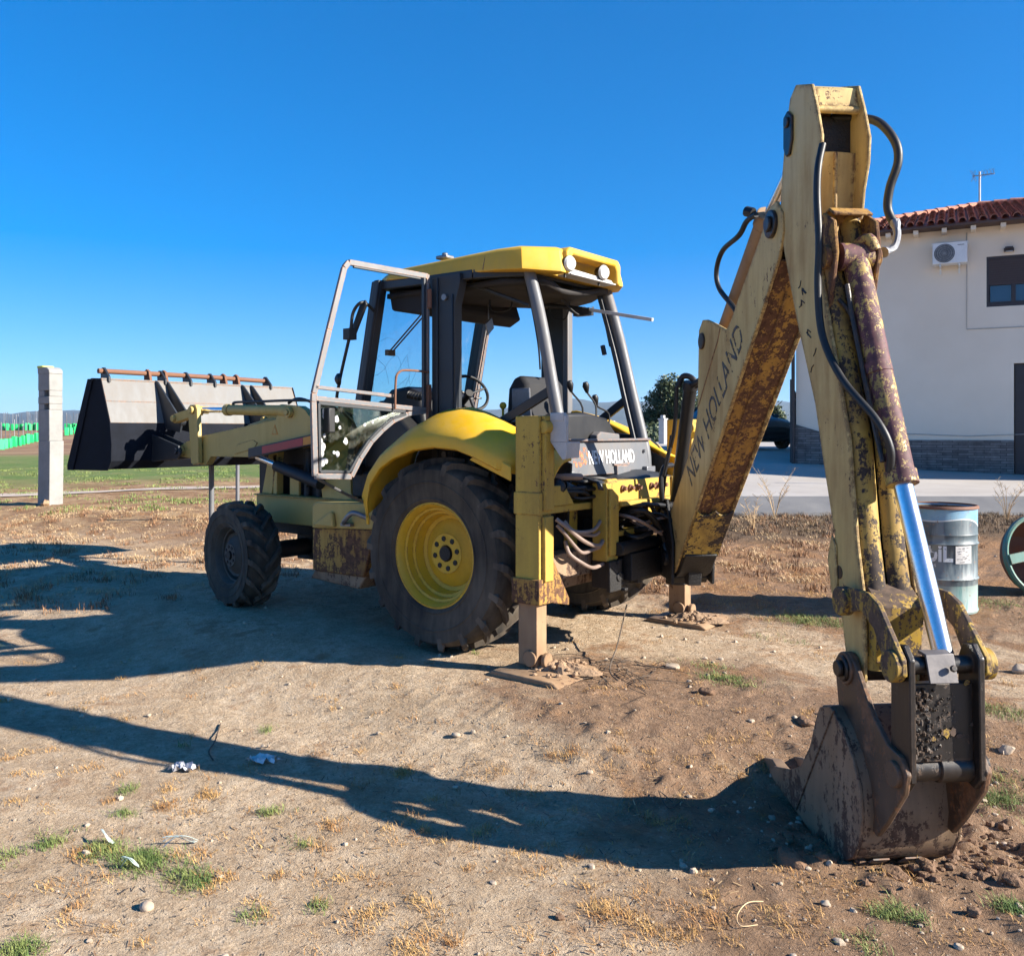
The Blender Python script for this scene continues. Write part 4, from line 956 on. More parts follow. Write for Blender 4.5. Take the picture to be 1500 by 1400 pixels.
# bucket
g = G(); W = .205
shell = [(2.66,.40),(2.76,.43),(2.86,.37),(2.95,.285),(3.01,.19),(3.03,.08),(3.015,-.03),(2.97,-.11),(2.89,-.17),(2.78,-.195),(2.62,-.195),(2.42,-.165),(2.10,-.12)]
astrip(g, shell, .016, -W, W)
sp = [(2.66,.40),(2.76,.435),(2.87,.38),(2.96,.29),(3.02,.19),(3.04,.08),(3.02,-.04),(2.97,-.125),(2.89,-.18),(2.77,-.205),(2.60,-.205),(2.36,-.165),(2.12,-.125),(2.08,-.10),(2.14,-.06),(2.34,.0),(2.46,.06),(2.56,.19),(2.62,.33)]
apr(g, sp, -W-.014, -W); apr(g, sp, W, W+.014)
g.tube([AR(2.80,.43,-W-.015), AR(2.42,-.16,-W-.016)], .006, 5)
bk = g.build('digging_bucket', M['bucket'], BL, .004, smooth=32)
h = G()
for b0, b1 in ((-.165,-.142),(.155,.178)):
    apr(h, [(2.70,.58),(2.74,.66),(2.82,.68),(2.875,.65),(3.02,.48),(3.14,.40),(3.24,.385),(3.28,.33),(3.26,.25),(3.13,.08),(3.06,.0),(2.98,.02),(2.90,.12),(2.74,.38)], b0, b1)
    acyl(h, 3.205,.31,b0-(.02 if b0 < 0 else 0),b1+(.02 if b0 > 0 else 0),.05); acyl(h,2.80,.61,b0-.012,b1+.012,.07)
h.build('bucket_ear', M['ear'], bk, .005)
for i, bb in enumerate((-.165,.0,.165)):
    h = G(); 
    hh = [(2.20,-.145),(2.20,-.085),(2.05,-.06),(1.90,-.105),(1.86,-.125),(1.90,-.14)]
    w0 = .035
    vs = [AR(p,q,bb-(w0 if p > 2.1 else w0*.8 if p > 2 else .018)) for p,q in hh]+[AR(p,q,bb+(w0 if p > 2.1 else w0*.8 if p > 2 else .018)) for p,q in hh]
    n_ = len(hh); h.add(vs, [tuple(range(n_)), tuple(range(2*n_-1,n_-1,-1))]+[((k+1)%n_,k,n_+k,n_+(k+1)%n_) for k in range(n_)])
    h.build('tooth', M['bucket'], bk, .006)
for bb in (-.10,.04):
    h = G(); h.box((0,0,0),(0,0,0)) if False else apr(h, [(2.90,-.186),(2.975,-.130),(2.98,-.134),(2.905,-.191)], bb-.035, bb+.035); h.build('wear_pad', M['loader_steel'], bk)
# =================================================================== GROUND
def axis(lo, hi, step, far, g=1.09, lo_far=None):
    a = list(np.arange(lo, hi, step)); s = step; x = hi
    while x < far: a.append(x); s *= g; x += s
    s = step; x = lo-step; b = []
    while x > -(lo_far or far): b.append(x); s *= g; x -= s
    return np.array(b[::-1]+a)
gx = axis(-6.0, 5.2, .019, 9000, 1.075); gy = axis(-5.0, 1.6, .019, 9000, 1.05)
X, Y = np.meshgrid(gx, gy, indexing='ij')
Z = ground_z(X, Y)
# tyre ruts and scrape marks
def add_h(X, Y):
    h = np.zeros_like(X)
    for (a, b, w, dp) in (((2.3,-1.9),(-5,-3.2),.16,.018),((2.5,-2.3),(-5,-3.9),.16,.014)):
        ax_, ay = a; bx, by = b; dx, dy = bx-ax_, by-ay; L = math.hypot(dx, dy)
        t = ((X-ax_)*dx+(Y-ay)*dy)/L; s = ((X-ax_)*-dy+(Y-ay)*dx)/L
        m = np.clip(1-np.abs(s)/w, 0, 1)*(t > 0)*(t < L)
        h -= dp*m*(.6+.8*vnoise(X, Y, 6, 12))
    return h
Z = Z+add_h(X, Y)
nx, ny = X.shape
me = bpy.data.meshes.new('ground')
co = np.stack([X, Y, Z], -1).reshape(-1, 3).astype(np.float32)
idx = np.arange(nx*ny).reshape(nx, ny)
q = np.stack([idx[:-1,:-1], idx[1:,:-1], idx[1:,1:], idx[:-1,1:]], -1).reshape(-1, 4)
me.vertices.add(len(co)); me.vertices.foreach_set('co', co.ravel())
me.loops.add(q.size); me.loops.foreach_set('vertex_index', q.ravel().astype(np.int32))
me.polygons.add(len(q)); me.polygons.foreach_set('loop_start', (np.arange(len(q))*4).astype(np.int32))
me.update(calc_edges=True); me.validate(); me.shade_smooth()
ground = bpy.data.objects.new('ground', me); scene.collection.objects.link(ground); ground['kind'] = 'structure'
m, nt, b = nodes('sandy_soil'); L = nt.links.new
tc = nt.nodes.new('ShaderNodeTexCoord'); P_ = tc.outputs['Object']
sep = nt.nodes.new('ShaderNodeSeparateXYZ'); L(P_, sep.inputs[0])
n_big = noise(nt, .35, 5, .6, P_); n_mid = noise(nt, 1.6, 7, .65, P_, .4); n_f = noise(nt, 9, 8, .7, P_); n_g = noise(nt, 70, 5, .7, P_); n_gg = noise(nt, 260, 3, .6, P_)
sand = mix(nt, ramp(nt, n_mid, .35, .65), (.53,.415,.29), (.74,.61,.455))
sand = mix(nt, ramp(nt, n_f, .38, .66), sand, mix(nt, 1, sand, (.80,.74,.68), 'MULTIPLY'))
sand = mix(nt, ramp(nt, n_g, .35, .68, (0,0,0,1), (.75,.75,.75,1)), mix(nt, 1, sand, (1.18,1.17,1.15), 'MULTIPLY'), mix(nt, 1, sand, (.62,.56,.50), 'MULTIPLY'))
sand = mix(nt, ramp(nt, n_gg, .60, .70, (0,0,0,1), (.6,.6,.6,1)), sand, (.62,.55,.46))
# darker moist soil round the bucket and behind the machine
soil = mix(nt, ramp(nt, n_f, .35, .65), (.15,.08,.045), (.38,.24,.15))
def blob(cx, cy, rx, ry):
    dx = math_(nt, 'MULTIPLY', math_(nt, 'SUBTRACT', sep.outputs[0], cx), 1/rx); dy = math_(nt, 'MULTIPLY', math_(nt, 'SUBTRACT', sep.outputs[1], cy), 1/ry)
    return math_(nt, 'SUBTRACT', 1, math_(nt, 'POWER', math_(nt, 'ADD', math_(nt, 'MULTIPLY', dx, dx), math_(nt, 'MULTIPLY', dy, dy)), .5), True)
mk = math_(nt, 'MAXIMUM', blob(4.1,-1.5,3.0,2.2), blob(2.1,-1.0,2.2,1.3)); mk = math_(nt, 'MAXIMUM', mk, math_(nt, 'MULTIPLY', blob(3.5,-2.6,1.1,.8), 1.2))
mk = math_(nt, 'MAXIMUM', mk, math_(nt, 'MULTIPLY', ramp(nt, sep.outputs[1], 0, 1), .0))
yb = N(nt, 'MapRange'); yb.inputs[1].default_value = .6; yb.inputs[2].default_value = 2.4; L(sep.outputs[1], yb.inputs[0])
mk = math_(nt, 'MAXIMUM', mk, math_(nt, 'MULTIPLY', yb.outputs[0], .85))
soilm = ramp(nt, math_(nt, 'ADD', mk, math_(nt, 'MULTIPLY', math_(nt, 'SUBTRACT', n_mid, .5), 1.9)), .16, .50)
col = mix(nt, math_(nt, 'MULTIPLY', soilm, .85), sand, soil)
n_h = noise(nt, 27, 7, .72, P_, .3)
sand_v = ramp(nt, n_h, .36, .64); 
stain = ramp(nt, noise(nt, .9, 8, .72, P_, .8), .50, .64); col = mix(nt, math_(nt, 'SUBTRACT', 1, sand_v), col, mix(nt, 1, col, (.80,.75,.70), 'MULTIPLY')); col = mix(nt, math_(nt, 'MULTIPLY', stain, .42), col, (.25,.155,.09))
pit = ramp(nt, noise(nt, 17, 6, .75, P_, .5), .60, .68); col = mix(nt, math_(nt, 'MULTIPLY', pit, .5), col, (.17,.10,.055))
# rusty litter of dead weeds
lit = mix(nt, ramp(nt, n_g, .35, .65), (.17,.07,.028), (.42,.23,.10))
yl = N(nt, 'MapRange'); yl.inputs[1].default_value = -1.5; yl.inputs[2].default_value = 4; L(sep.outputs[1], yl.inputs[0])
lm = ramp(nt, math_(nt, 'ADD', math_(nt, 'MULTIPLY', n_mid, .55), math_(nt, 'ADD', math_(nt, 'MULTIPLY', n_f, .35), math_(nt, 'MULTIPLY', yl.outputs[0], .13))), .50, .60)
col = mix(nt, math_(nt, 'MULTIPLY', lm, .7), col, lit)
# field beyond the yard: short green grass, then ploughed brown
dist = math_(nt, 'ADD', math_(nt, 'MULTIPLY', sep.outputs[0], -.616), math_(nt, 'MULTIPLY', sep.outputs[1], .788))
df = math_(nt, 'ADD', dist, math_(nt, 'MULTIPLY', math_(nt, 'SUBTRACT', n_big, .5), 9))
g0 = N(nt, 'MapRange'); g0.inputs[1].default_value = 15.0; g0.inputs[2].default_value = 18.0; L(df, g0.inputs[0])
grass = mix(nt, ramp(nt, noise(nt, .9, 8, .7, P_), .35, .62), (.085,.17,.03), (.21,.21,.075))
grass = mix(nt, ramp(nt, n_f, .4, .7, (0,0,0,1), (.5,.5,.5,1)), grass, (.05,.09,.02))
g1 = N(nt, 'MapRange'); g1.inputs[1].default_value = 36; g1.inputs[2].default_value = 42; L(df, g1.inputs[0])
far_ = mix(nt, ramp(nt, noise(nt, .25, 7, .65, P_), .38, .62), (.21,.115,.07), (.30,.20,.11))
g2 = N(nt, 'MapRange'); g2.inputs[1].default_value = 170; g2.inputs[2].default_value = 320; L(dist, g2.inputs[0])
far_ = mix(nt, g2.outputs[0], far_, (.06,.075,.035))
grass = mix(nt, g1.outputs[0], grass, far_)
lm2 = ramp(nt, math_(nt, 'ADD', math_(nt, 'MULTIPLY', n_f, .5), math_(nt, 'MULTIPLY', n_mid, .5)), .42, .58)
straw = mix(nt, lm2, (.24,.125,.06), (.52,.36,.20)); straw = mix(nt, ramp(nt, n_g, .4, .6), straw, mix(nt, 1, straw, (.65,.6,.55), 'MULTIPLY'))
s0 = N(nt, 'MapRange'); s0.inputs[1].default_value = 4.2; s0.inputs[2].default_value = 7.5; L(df, s0.inputs[0])
col = mix(nt, math_(nt, 'MULTIPLY', s0.outputs[0], .9), col, straw)
col = mix(nt, g0.outputs[0], col, grass)
uu_ = math_(nt, 'ADD', math_(nt, 'MULTIPLY', sep.outputs[0], .788), math_(nt, 'MULTIPLY', sep.outputs[1], .616))
def step_(src, a, b_):
    r_ = N(nt, 'MapRange'); r_.inputs[1].default_value = a; r_.inputs[2].default_value = b_; L(src, r_.inputs[0]); return r_.outputs[0]
vg = math_(nt, 'MULTIPLY', step_(math_(nt, 'ADD', dist, math_(nt, 'MULTIPLY', n_mid, 1.2)), 3.9, 4.7), step_(uu_, .6, 1.8))
col = mix(nt, math_(nt, 'MULTIPLY', vg, .85), col, mix(nt, ramp(nt, n_g, .35, .65), (.06,.04,.025), (.17,.115,.07)))
L(col, b.inputs['Base Color']); b.inputs['Roughness'].default_value = .95; b.inputs['Specular IOR Level'].default_value = .2
vo = nt.nodes.new('ShaderNodeTexVoronoi'); vo.inputs['Scale'].default_value = 55; vo.inputs['Randomness'].default_value = 1; L(P_, vo.inputs['Vector'])
peb = math_(nt, 'MULTIPLY', ramp(nt, vo.outputs['Distance'], .16, .34, (1,1,1,1), (0,0,0,1)), ramp(nt, noise(nt, 33, 3, .5, P_), .52, .60))
vc = nt.nodes.new('ShaderNodeTexVoronoi'); vc.feature = 'DISTANCE_TO_EDGE'; vc.inputs['Scale'].default_value = 13; L(mix(nt, .12, P_, nt.nodes['Texture Coordinate'].outputs['Object']), vc.inputs['Vector'])
crk = math_(nt, 'MULTIPLY', ramp(nt, vc.outputs['Distance'], .0, .035, (1,1,1,1), (0,0,0,1)), ramp(nt, noise(nt, 3.1, 5, .65, P_), .50, .60))
col = mix(nt, math_(nt, 'MULTIPLY', crk, .0), col, (.15,.09,.05)); col = mix(nt, math_(nt, 'MULTIPLY', peb, .55), col, mix(nt, ramp(nt, noise(nt, 90, 2, .5, P_), .4, .6), (.30,.22,.16), (.72,.62,.50)))
L(col, b.inputs['Base Color'])
h = math_(nt, 'ADD', math_(nt, 'ADD', math_(nt, 'MULTIPLY', n_f, .6), math_(nt, 'MULTIPLY', n_h, .9)), math_(nt, 'ADD', math_(nt, 'MULTIPLY', n_g, .55), math_(nt, 'ADD', math_(nt, 'MULTIPLY', n_gg, .30), math_(nt, 'MULTIPLY', peb, .30))))
bump(nt, b, h, 1.0, .03)
me.materials.append(m)

# pale track across the field on the left
def flat_poly(name, pts, mat, z=.006, sub=1, **tags):
    g = G(); vs = [(p.x, p.y, gz(p.x, p.y)+z) for p in pts]; g.add(vs, [tuple(range(len(vs)))]); return g.build(name, mat, smooth=0, **tags)
g = G(); rows = []
for u in np.linspace(-22, -4.5, 24):
    d0 = 18.3+.17*(u+22)+.25*math.sin(u*1.3); w = .75+.18*math.sin(u*2.1)
    rows.append([(*cam_pt(u, d0+w*k/5).xy, gz(*cam_pt(u, d0+w*k/5).xy)+.02) for k in range(6)])
g.grid(rows); g.build('track', plain('dusty_track', (.50,.40,.32), .95, 0, .3, 2, .5, .02, 20), kind='structure')

# hills
hazy = plain('scrub_hills', (.055,.07,.06), .95, 0, .35, .004, 0, 0, .02)
def hills(name, pts, d0, depth, seed):
    """pts: (u/d ratio in px about centre, height above eye level in px)"""
    g = G(); rows = []
    xs = np.linspace(pts[0][0], pts[-1][0], 160)
    hh = np.interp(xs, [p[0] for p in pts], [p[1] for p in pts])
    hh = hh+1.6*vnoise(xs*.01, xs*0, 9, seed)*2+1.0*vnoise(xs*.01, xs*0+3, 30, seed)
    for k, f in enumerate((0,.12,.3,.5,.72,.9,1.0)):
        d = d0-depth*(1-f); prof = math.sin(f*math.pi/2)**1.15
        row = []
        for i, x in enumerate(xs):
            u = x/1290*d; z = max(0, hh[i])*d0/1290*prof*(1+.10*math.sin(i*.55+k)*(f < 1 and f > 0))
            p = cam_pt(u, d); row.append((p.x, p.y, z-(3 if f == 0 else 0)))
        rows.append(row)
    d = d0+depth; rows.append([(*cam_pt(x/1290*d, d).xy, -3) for x in xs])
    g.grid(rows); return g.build(name, hazy, smooth=60, kind='structure')
hills('hills', [(-1500,22),(-1200,30),(-900,20),(-760,27),(-730,24),(-705,29),(-690,28),(-660,31),(-620,31),(-560,20),(-480,26),(-400,22),(-250,34),(-100,30),(20,36),(90,43),(130,41),(165,46),(210,44),(260,38),(320,42),(380,46),(420,42),(600,34),(900,40),(1400,30)], 5200, 2200, 21)

# ------------------------------------------------------------------ concrete apron
conc, nt, b = nodes('pale_concrete'); v = coords(nt); c = mix(nt, ramp(nt, noise(nt, .8, 7, .6, v), .3, .7), (.33,.295,.26), (.43,.395,.355))
c = mix(nt, ramp(nt, noise(nt, 12, 6, .65, v), .4, .7, (0,0,0,1), (.45,.45,.45,1)), c, (.36,.31,.27)); nt.links.new(c, b.inputs['Base Color']); b.inputs['Roughness'].default_value = .85
bump(nt, b, noise(nt, 40, 5, .6, v), .25, .01)
def PZ(d): return .55+min(.54, max(0, d-20.0)*.085)
g = G(); rows = []
for d in (14.66,16,18,20,22,24,26,29,33,38,45):
    rows.append([(*cam_pt(u, d).xy, PZ(d)) for u in (1.2+max(0,(d-20))*.12,4,8,12,18,26)])
rows = [[(x, y, -.2) for x, y, z in rows[0]]]+rows
g.grid(rows); g.grid([[(x, y, z) for x, y, z in [r[0]]]+[(r[0][0]-.05, r[0][1]-.03, -.3)] for r in rows[1:]])
kerb, nt, b = nodes('kerb_concrete'); v = coords(nt); c = mix(nt, ramp(nt, noise(nt, 1.5, 7, .6, v), .3, .7), (.10,.10,.105), (.17,.165,.16)); nt.links.new(c, b.inputs['Base Color']); b.inputs['Roughness'].default_value = .9
bump(nt, b, noise(nt, 30, 5, .6, v), .4, .01)
k_ = G(); k_.grid([[(*cam_pt(u, d).xy, z) for u in np.linspace(1.3,26,12)] for d, z in ((14.64,.556),(14.52,.54),(13.85,.36),(13.7,.1))]); k_.build('road_edge', kerb, smooth=30, kind='structure')
apron = g.build('concrete_apron', conc, smooth=20, kind='structure')

# ------------------------------------------------------------------ house
fd = Vector((.895,-.446)).normalized()               # facade direction in (right, forward)
fo = Vector((7.42,23.0)); fn = Vector((-fd.y*-1, fd.x))   # towards the back of the house
fn = Vector((-fd.y, fd.x))
def HW(s, t, z): q = fo+fd*s+fn*t; p = cam_pt(q.x, q.y); return (p.x, p.y, z)
def hbox(g, s0, s1, t0, t1, z0, z1):
    return g.add([HW(s0,t0,z0),HW(s1,t0,z0),HW(s1,t1,z0),HW(s0,t1,z0),HW(s0,t0,z1),HW(s1,t0,z1),HW(s1,t1,z1),HW(s0,t1,z1)],
                 [(0,3,2,1),(4,5,6,7),(0,1,5,4),(1,2,6,5),(2,3,7,6),(3,0,4,7)])
render_, nt, b = nodes('cream_render'); v = coords(nt)
c = mix(nt, ramp(nt, noise(nt, .5, 6, .6, v), .3, .7), (.70,.60,.47), (.78,.68,.55)); nt.links.new(c, b.inputs['Base Color']); b.inputs['Roughness'].default_value = .9
bump(nt, b, noise(nt, 60, 4, .6, v), .2, .005)
stone, nt, b = nodes('stone_cladding'); v = coords(nt, (1,1,1), (0,0,0)); 
tcg = nt.nodes.new('ShaderNodeUVMap'); br = nt.nodes.new('ShaderNodeTexBrick'); nt.links.new(tcg.outputs[0], br.inputs[0])
br.inputs['Scale'].default_value = 1; br.inputs['Brick Width'].default_value = .34; br.inputs['Row Height'].default_value = .062; br.inputs['Mortar Size'].default_value = .006; br.offset = .37
br.inputs['Color1'].default_value = (.13,.115,.11,1); br.inputs['Color2'].default_value = (.25,.225,.21,1); br.inputs['Mortar'].default_value = (.07,.06,.055,1)
c = mix(nt, ramp(nt, noise(nt, 7, 5, .6, v), .3, .7), br.outputs[0], mix(nt, 1, br.outputs[0], (.6,.58,.56), 'MULTIPLY')); nt.links.new(c, b.inputs['Base Color']); b.inputs['Roughness'].default_value = .85
bump(nt, b, br.outputs['Fac'], -.8, .02)
tilem, nt, b = nodes('terracotta'); v = coords(nt)
c = mix(nt, ramp(nt, noise(nt, 5, 6, .6, v), .3, .7), (.30,.085,.045), (.50,.20,.12)); c = mix(nt, ramp(nt, noise(nt, 30, 4, .6, v), .5, .72, (0,0,0,1), (.6,.6,.6,1)), c, (.42,.36,.28)); nt.links.new(c, b.inputs['Base Color']); b.inputs['Roughness'].default_value = .85
HS = empty('house', HW(6, 4, .5), 0, label='two-storey cream house with tiled roof and stone-clad base at the right', category='house')
def hbuild(g, name, mat, parent=None, **k):
    o = g.build(name, mat, None, **k); p = parent or HS
    o.parent = p
    if p is HS: o.matrix_parent_inverse = Matrix.Translation(-Vector(HS.location))
    return o
SL_, EZ = 14.0, 6.52
g = G()       # front wall with openings for the window and the door
op = [(5.43,7.35,4.15,5.62),(6.03,7.6,.3,2.98)]
hbox(g, 0,4.38,0,.3,.2,EZ); hbox(g, 4.38,5.55,0,.3,5.80,EZ); hbox(g, 4.38,4.95,0,.3,.2,4.60); hbox(g, 4.95,5.55,0,.3,3.24,4.60); hbox(g, 5.55,6.3,0,.3,3.24,EZ); hbox(g, 6.3,SL_,0,.3,.2,EZ)
hbox(g, 0,.3,.3,8.7,.2,EZ); hbox(g, SL_-.3,SL_,.3,8.7,.2,EZ); hbox(g, 0,SL_,8.7,9,.2,EZ); hbox(g, .3,SL_-.3,.3,8.7,3.4,3.5)
hbuild(g, 'wall', render_)
def uvbox(o, along, zed):
    me = o.data; uv = me.uv_layers.new(name='UVMap')
    for lp in me.loops: 
        p = o.matrix_world @ me.vertices[lp.vertex_index].co if False else me.vertices[lp.vertex_index].co
        q = Vector((p.x-CAM.x, p.y-CAM.y, 0)); u_, d_ = q.dot(U), q.dot(D)
        r_ = Vector((u_, d_))-fo
        uv.data[lp.index].uv = (r_.dot(fd)+r_.dot(fn)*.77, p.z)
for s0, s1 in ((-.03,4.95),(6.3,SL_+.02)):
    g = G()
    if s0 < 0:
        g.prism([(s0,.2),(s1,.2),(s1,1.42),(2.2,1.42),(1.0,1.50),(s0,1.82)], lambda p, q, t: HW(p, t, q), -.045, -.003)
        g.prism([(0,.2),(8.9,.2),(8.9,1.8),(0,1.8)], lambda p, q, t: HW(t, p, q), -.045, -.003)
    else: hbox(g, s0,s1,-.045,-.003,.2,1.42)
    o = hbuild(g, 'stone_base', stone, smooth=0); uvbox(o, 0, 0)
g = G(); rng2 = random.Random(2)
for s in np.arange(-.3, SL_+.4, .62): hbox(g, s, s+.11, -.42, 0, EZ-.12, EZ-.02)
for o in g.each('eave_bracket', render_, None, smooth=0): o.parent = HS; o.matrix_parent_inverse = Matrix.Translation(-Vector(HS.location))
g = G(); hbox(g, -.5, SL_+.5, -.5, .02, EZ, EZ+.045); hbox(g, -.5,0.0,.02,9.5,EZ,EZ+.045)
hbuild(g, 'eave_board', plain('eave_wood', (.10,.06,.05), .8), smooth=0)
# hipped roof of barrel tiles
g = G(); pz = EZ+.06; rise = 1.42; dep = 4.9
def roofz(t): return pz+rise*t/dep
g.add([HW(-.5,-.5,pz-.01), HW(SL_+.5,-.5,pz-.01), HW(SL_-4.5,dep-.5,pz+rise-.02), HW(4.3,dep-.5,pz+rise-.02), HW(-.5,9.5,pz-.01), HW(SL_+.5,9.5,pz-.01)],
      [(0,1,2,3),(0,3,4),(4,3,2,5),(1,5,2)])
rf = hbuild(g, 'roof', tilem, smooth=0)
g = G(); ns = 14
for s in np.arange(-.42, SL_+.4, .225):
    tmax = dep
    if s < 4.3: tmax = (s+.5)/4.8*dep
    if s > SL_-4.5: tmax = min(tmax, (SL_+.5-s)/5.0*dep)
    t = 0; k = 0
    while t < tmax-.05:
        t1 = min(t+.40, tmax); r0 = .092; r1 = .072; vs = []
        jz = rng2.uniform(-.006,.006); js = rng2.uniform(-.008,.008)
        for tt, rr, dz in ((t-.04, r0, .028), (t1, r1, .0)):
            for q_ in range(7):
                a = math.pi*q_/6; vs.append(HW(s+js+rr*math.cos(a), tt-.5, roofz(max(tt,0))+dz+jz+rr*math.sin(a)))
        for q_ in range(7):
            a = math.pi*q_/6; vs.append(HW(s+js+(r0-.018)*math.cos(a), t-.54, roofz(t)+.028+jz+(r0-.018)*math.sin(a)))
        g.add(vs, [(q_, q_+1, 8+q_, 7+q_) for q_ in range(6)]+[(q_+14, q_+15, q_+1, q_) for q_ in range(6)])
        t = t1
for (a, b_) in (((4.3,dep-.5,pz+rise),(SL_-4.5,dep-.5,pz+rise)),((-.45,-.45,pz),(4.3,dep-.5,pz+rise))):
    A = Vector(HW(*a)); B = Vector(HW(*b_)); n_ = int((B-A).length/.38)
    for k in range(n_):
        p = A.lerp(B, k/n_); q_ = A.lerp(B, (k+1.1)/n_); g.cyl(p+Vector((0,0,.05)), q_+Vector((0,0,.04)), .115, .095, 10)
hbuild(g, 'roof_tiles', tilem, rf, smooth=50)
dk = plain('dark_joinery', (.035,.028,.03), .5, 0, .2)
g = G(); hbox(g, 4.38,4.44,.02,.14,4.60,5.80); hbox(g, 5.49,5.55,.02,.14,4.60,5.80); hbox(g, 4.44,5.49,.02,.14,4.60,4.67); hbox(g, 4.44,5.49,.02,.14,5.74,5.80); hbox(g, 4.90,4.99,.03,.13,4.67,5.12); hbox(g,4.44,5.49,.05,.12,4.67,4.72)
wf = hbuild(g, 'window', dk, smooth=0)
g = G(); hbox(g, 4.44,5.49,.045,.075,5.12,5.74)
for k in range(11): hbox(g, 4.44,5.49,.03,.045,5.12+k*.055,5.12+k*.055+.042)
shu = g.build('roller_shutter', plain('brown_shutter', (.055,.036,.035), .6, 0, .1), wf, smooth=0)
g = G(); hbox(g, 4.46,5.47,.10,.105,4.70,5.12)
pm, nt, b = nodes('window_pane'); b.inputs['Base Color'].default_value = (.03,.05,.08,1); b.inputs['Roughness'].default_value = .05; b.inputs['Specular IOR Level'].default_value = 1
pne = g.build('pane', pm, wf, smooth=0)
g = G(); hbox(g, 4.97,6.28,.05,.12,.4,3.22)
for k in range(7): hbox(g, 5.0,6.25,.035,.048,.55+k*.38,.89+k*.38)
dr_ = hbuild(g, 'garage_door', plain('dark_door', (.03,.026,.03), .55, 0, .1), smooth=0)
g = G(); g.tube([HW(-.06,-.10,.6), HW(-.06,-.10,EZ-.3), HW(-.06,-.3,EZ)], .045, 10); hbuild(g, 'downpipe', dk)
g = G()
for z in (3.3,): g.tube([HW(3.96,-.012,EZ-.1), HW(3.96,-.012,4.09), HW(14,-.012,4.09)], .010, 5)
g.tube([HW(2.0,-.02,1.60), HW(4,-.02,1.52), HW(6.0,-.02,1.60)], .008, 5)
hbuild(g, 'cable', plain('faded_cable', (.42,.40,.37), .7))

# air conditioner
AC = empty('air_conditioner', HW(3.6,-.2,5.9), 0, label='white air conditioner unit with round fan grille, high on the house wall', category='air conditioner')
def pbuild(g, name, mat, root, **k):
    o = g.build(name, mat, None, **k); o.parent = root; o.matrix_parent_inverse = Matrix.Translation(-Vector(root.location)); return o
acw = plain('ac_white', (.74,.74,.72), .45, 0, .06)
g = G(); hbox(g, 3.22,3.97,-.42,-.10,5.64,6.14); hbox(g, 3.20,3.99,-.425,-.09,6.12,6.15); o = pbuild(g, 'casing', acw, AC, bevel=.015)
g = G(); c0 = HW(3.48,-.425,5.89); dirn = Vector(HW(0,-1,0))-Vector(HW(0,0,0))
g.lathe([(0,.001),(.004,.22),(-.002,.225)], c0, dirn, 32); h = g.build('fan_grille', plain('ac_grille', (.11,.12,.13), .6), o)
h = G()
for k in range(4): h.lathe([(.010,.05+k*.048),(.014,.055+k*.048),(.010,.060+k*.048)], c0, dirn, 32)
h.lathe([(.012,.001),(.016,.03),(.008,.035)], c0, dirn, 20)
for k in range(12):
    a = k*math.pi/6; e1_ = Vector(HW(1,0,0))-Vector(HW(0,0,0)); h.tube([Vector(c0)+dirn*.011+(e1_*math.cos(a)+Vector((0,0,1))*math.sin(a))*.04, Vector(c0)+dirn*.011+(e1_*math.cos(a+.5)+Vector((0,0,1))*math.sin(a+.5))*.21], .003, 4)
h.build('fan_guard', plain('ac_guard', (.30,.31,.32), .5), o)
g = G(); hbox(g, 3.37,3.41,-.45,0,5.58,5.62); hbox(g, 3.78,3.82,-.45,0,5.58,5.62); hbox(g, 3.37,3.41,-.03,0,5.45,5.58); hbox(g,3.78,3.82,-.03,0,5.45,5.58); pbuild(g, 'bracket', acw, AC)
g = G(); hbox(g, 3.76,3.90,-.427,-.4205,6.06,6.075); g.build('name_plate', plain('ac_mark', (.16,.16,.18), .5), o, smooth=0)
# lamp over the window
WL = empty('wall_lamp', HW(4.84,-.05,5.9), 0, label='small black wall lamp above the house window', category='lamp')
g = G(); hbox(g, 4.74,4.95,-.10,0,5.88,5.96); hbox(g, 4.76,4.93,-.16,-.02,5.93,5.98); o = pbuild(g, 'housing', dk, WL, bevel=.01)
g = G(); hbox(g, 4.78,4.92,-.12,-.02,5.865,5.88); pbuild(g, 'diffuser', M['white'], WL)
# antenna on the ridge
AN = empty('aerial', HW(4.35,dep-.5,pz+rise), 0, label='small white television aerial on the house roof ridge', category='aerial')
an = Vector(HW(4.35,dep-.5,pz+rise)); e1_ = (Vector(HW(1,0,0))-Vector(HW(0,0,0))); e2_ = (Vector(HW(0,1,0))-Vector(HW(0,0,0)))
g = G(); g.cyl(an, an+Vector((0,0,1.0)), .028, None, 10); pbuild(g, 'mast', M['white'], AN)
g = G(); top = an+Vector((0,0,.92)); dr2 = (e1_*.8+e2_*-.5).normalized(); g.tube([top-dr2*.2, top+dr2*.42+Vector((0,0,-.08))], .014, 6)
pp = dr2.cross(Vector((0,0,1)))
for t, L_ in ((-.2,.30),(-.16,.26),(.02,.18),(.12,.16),(.22,.15),(.32,.14),(.40,.13)):
    c_ = top+dr2*t; g.tube([c_+Vector((0,0,L_*.5))+pp*L_*.5, c_, c_-Vector((0,0,L_*.5))-pp*L_*.5], .006, 4)
    g.tube([c_+Vector((0,0,L_*.6))-pp*L_*.3, c_-Vector((0,0,L_*.6))+pp*L_*.3], .006, 4)
pbuild(g, 'elements', M['dull'], AN)
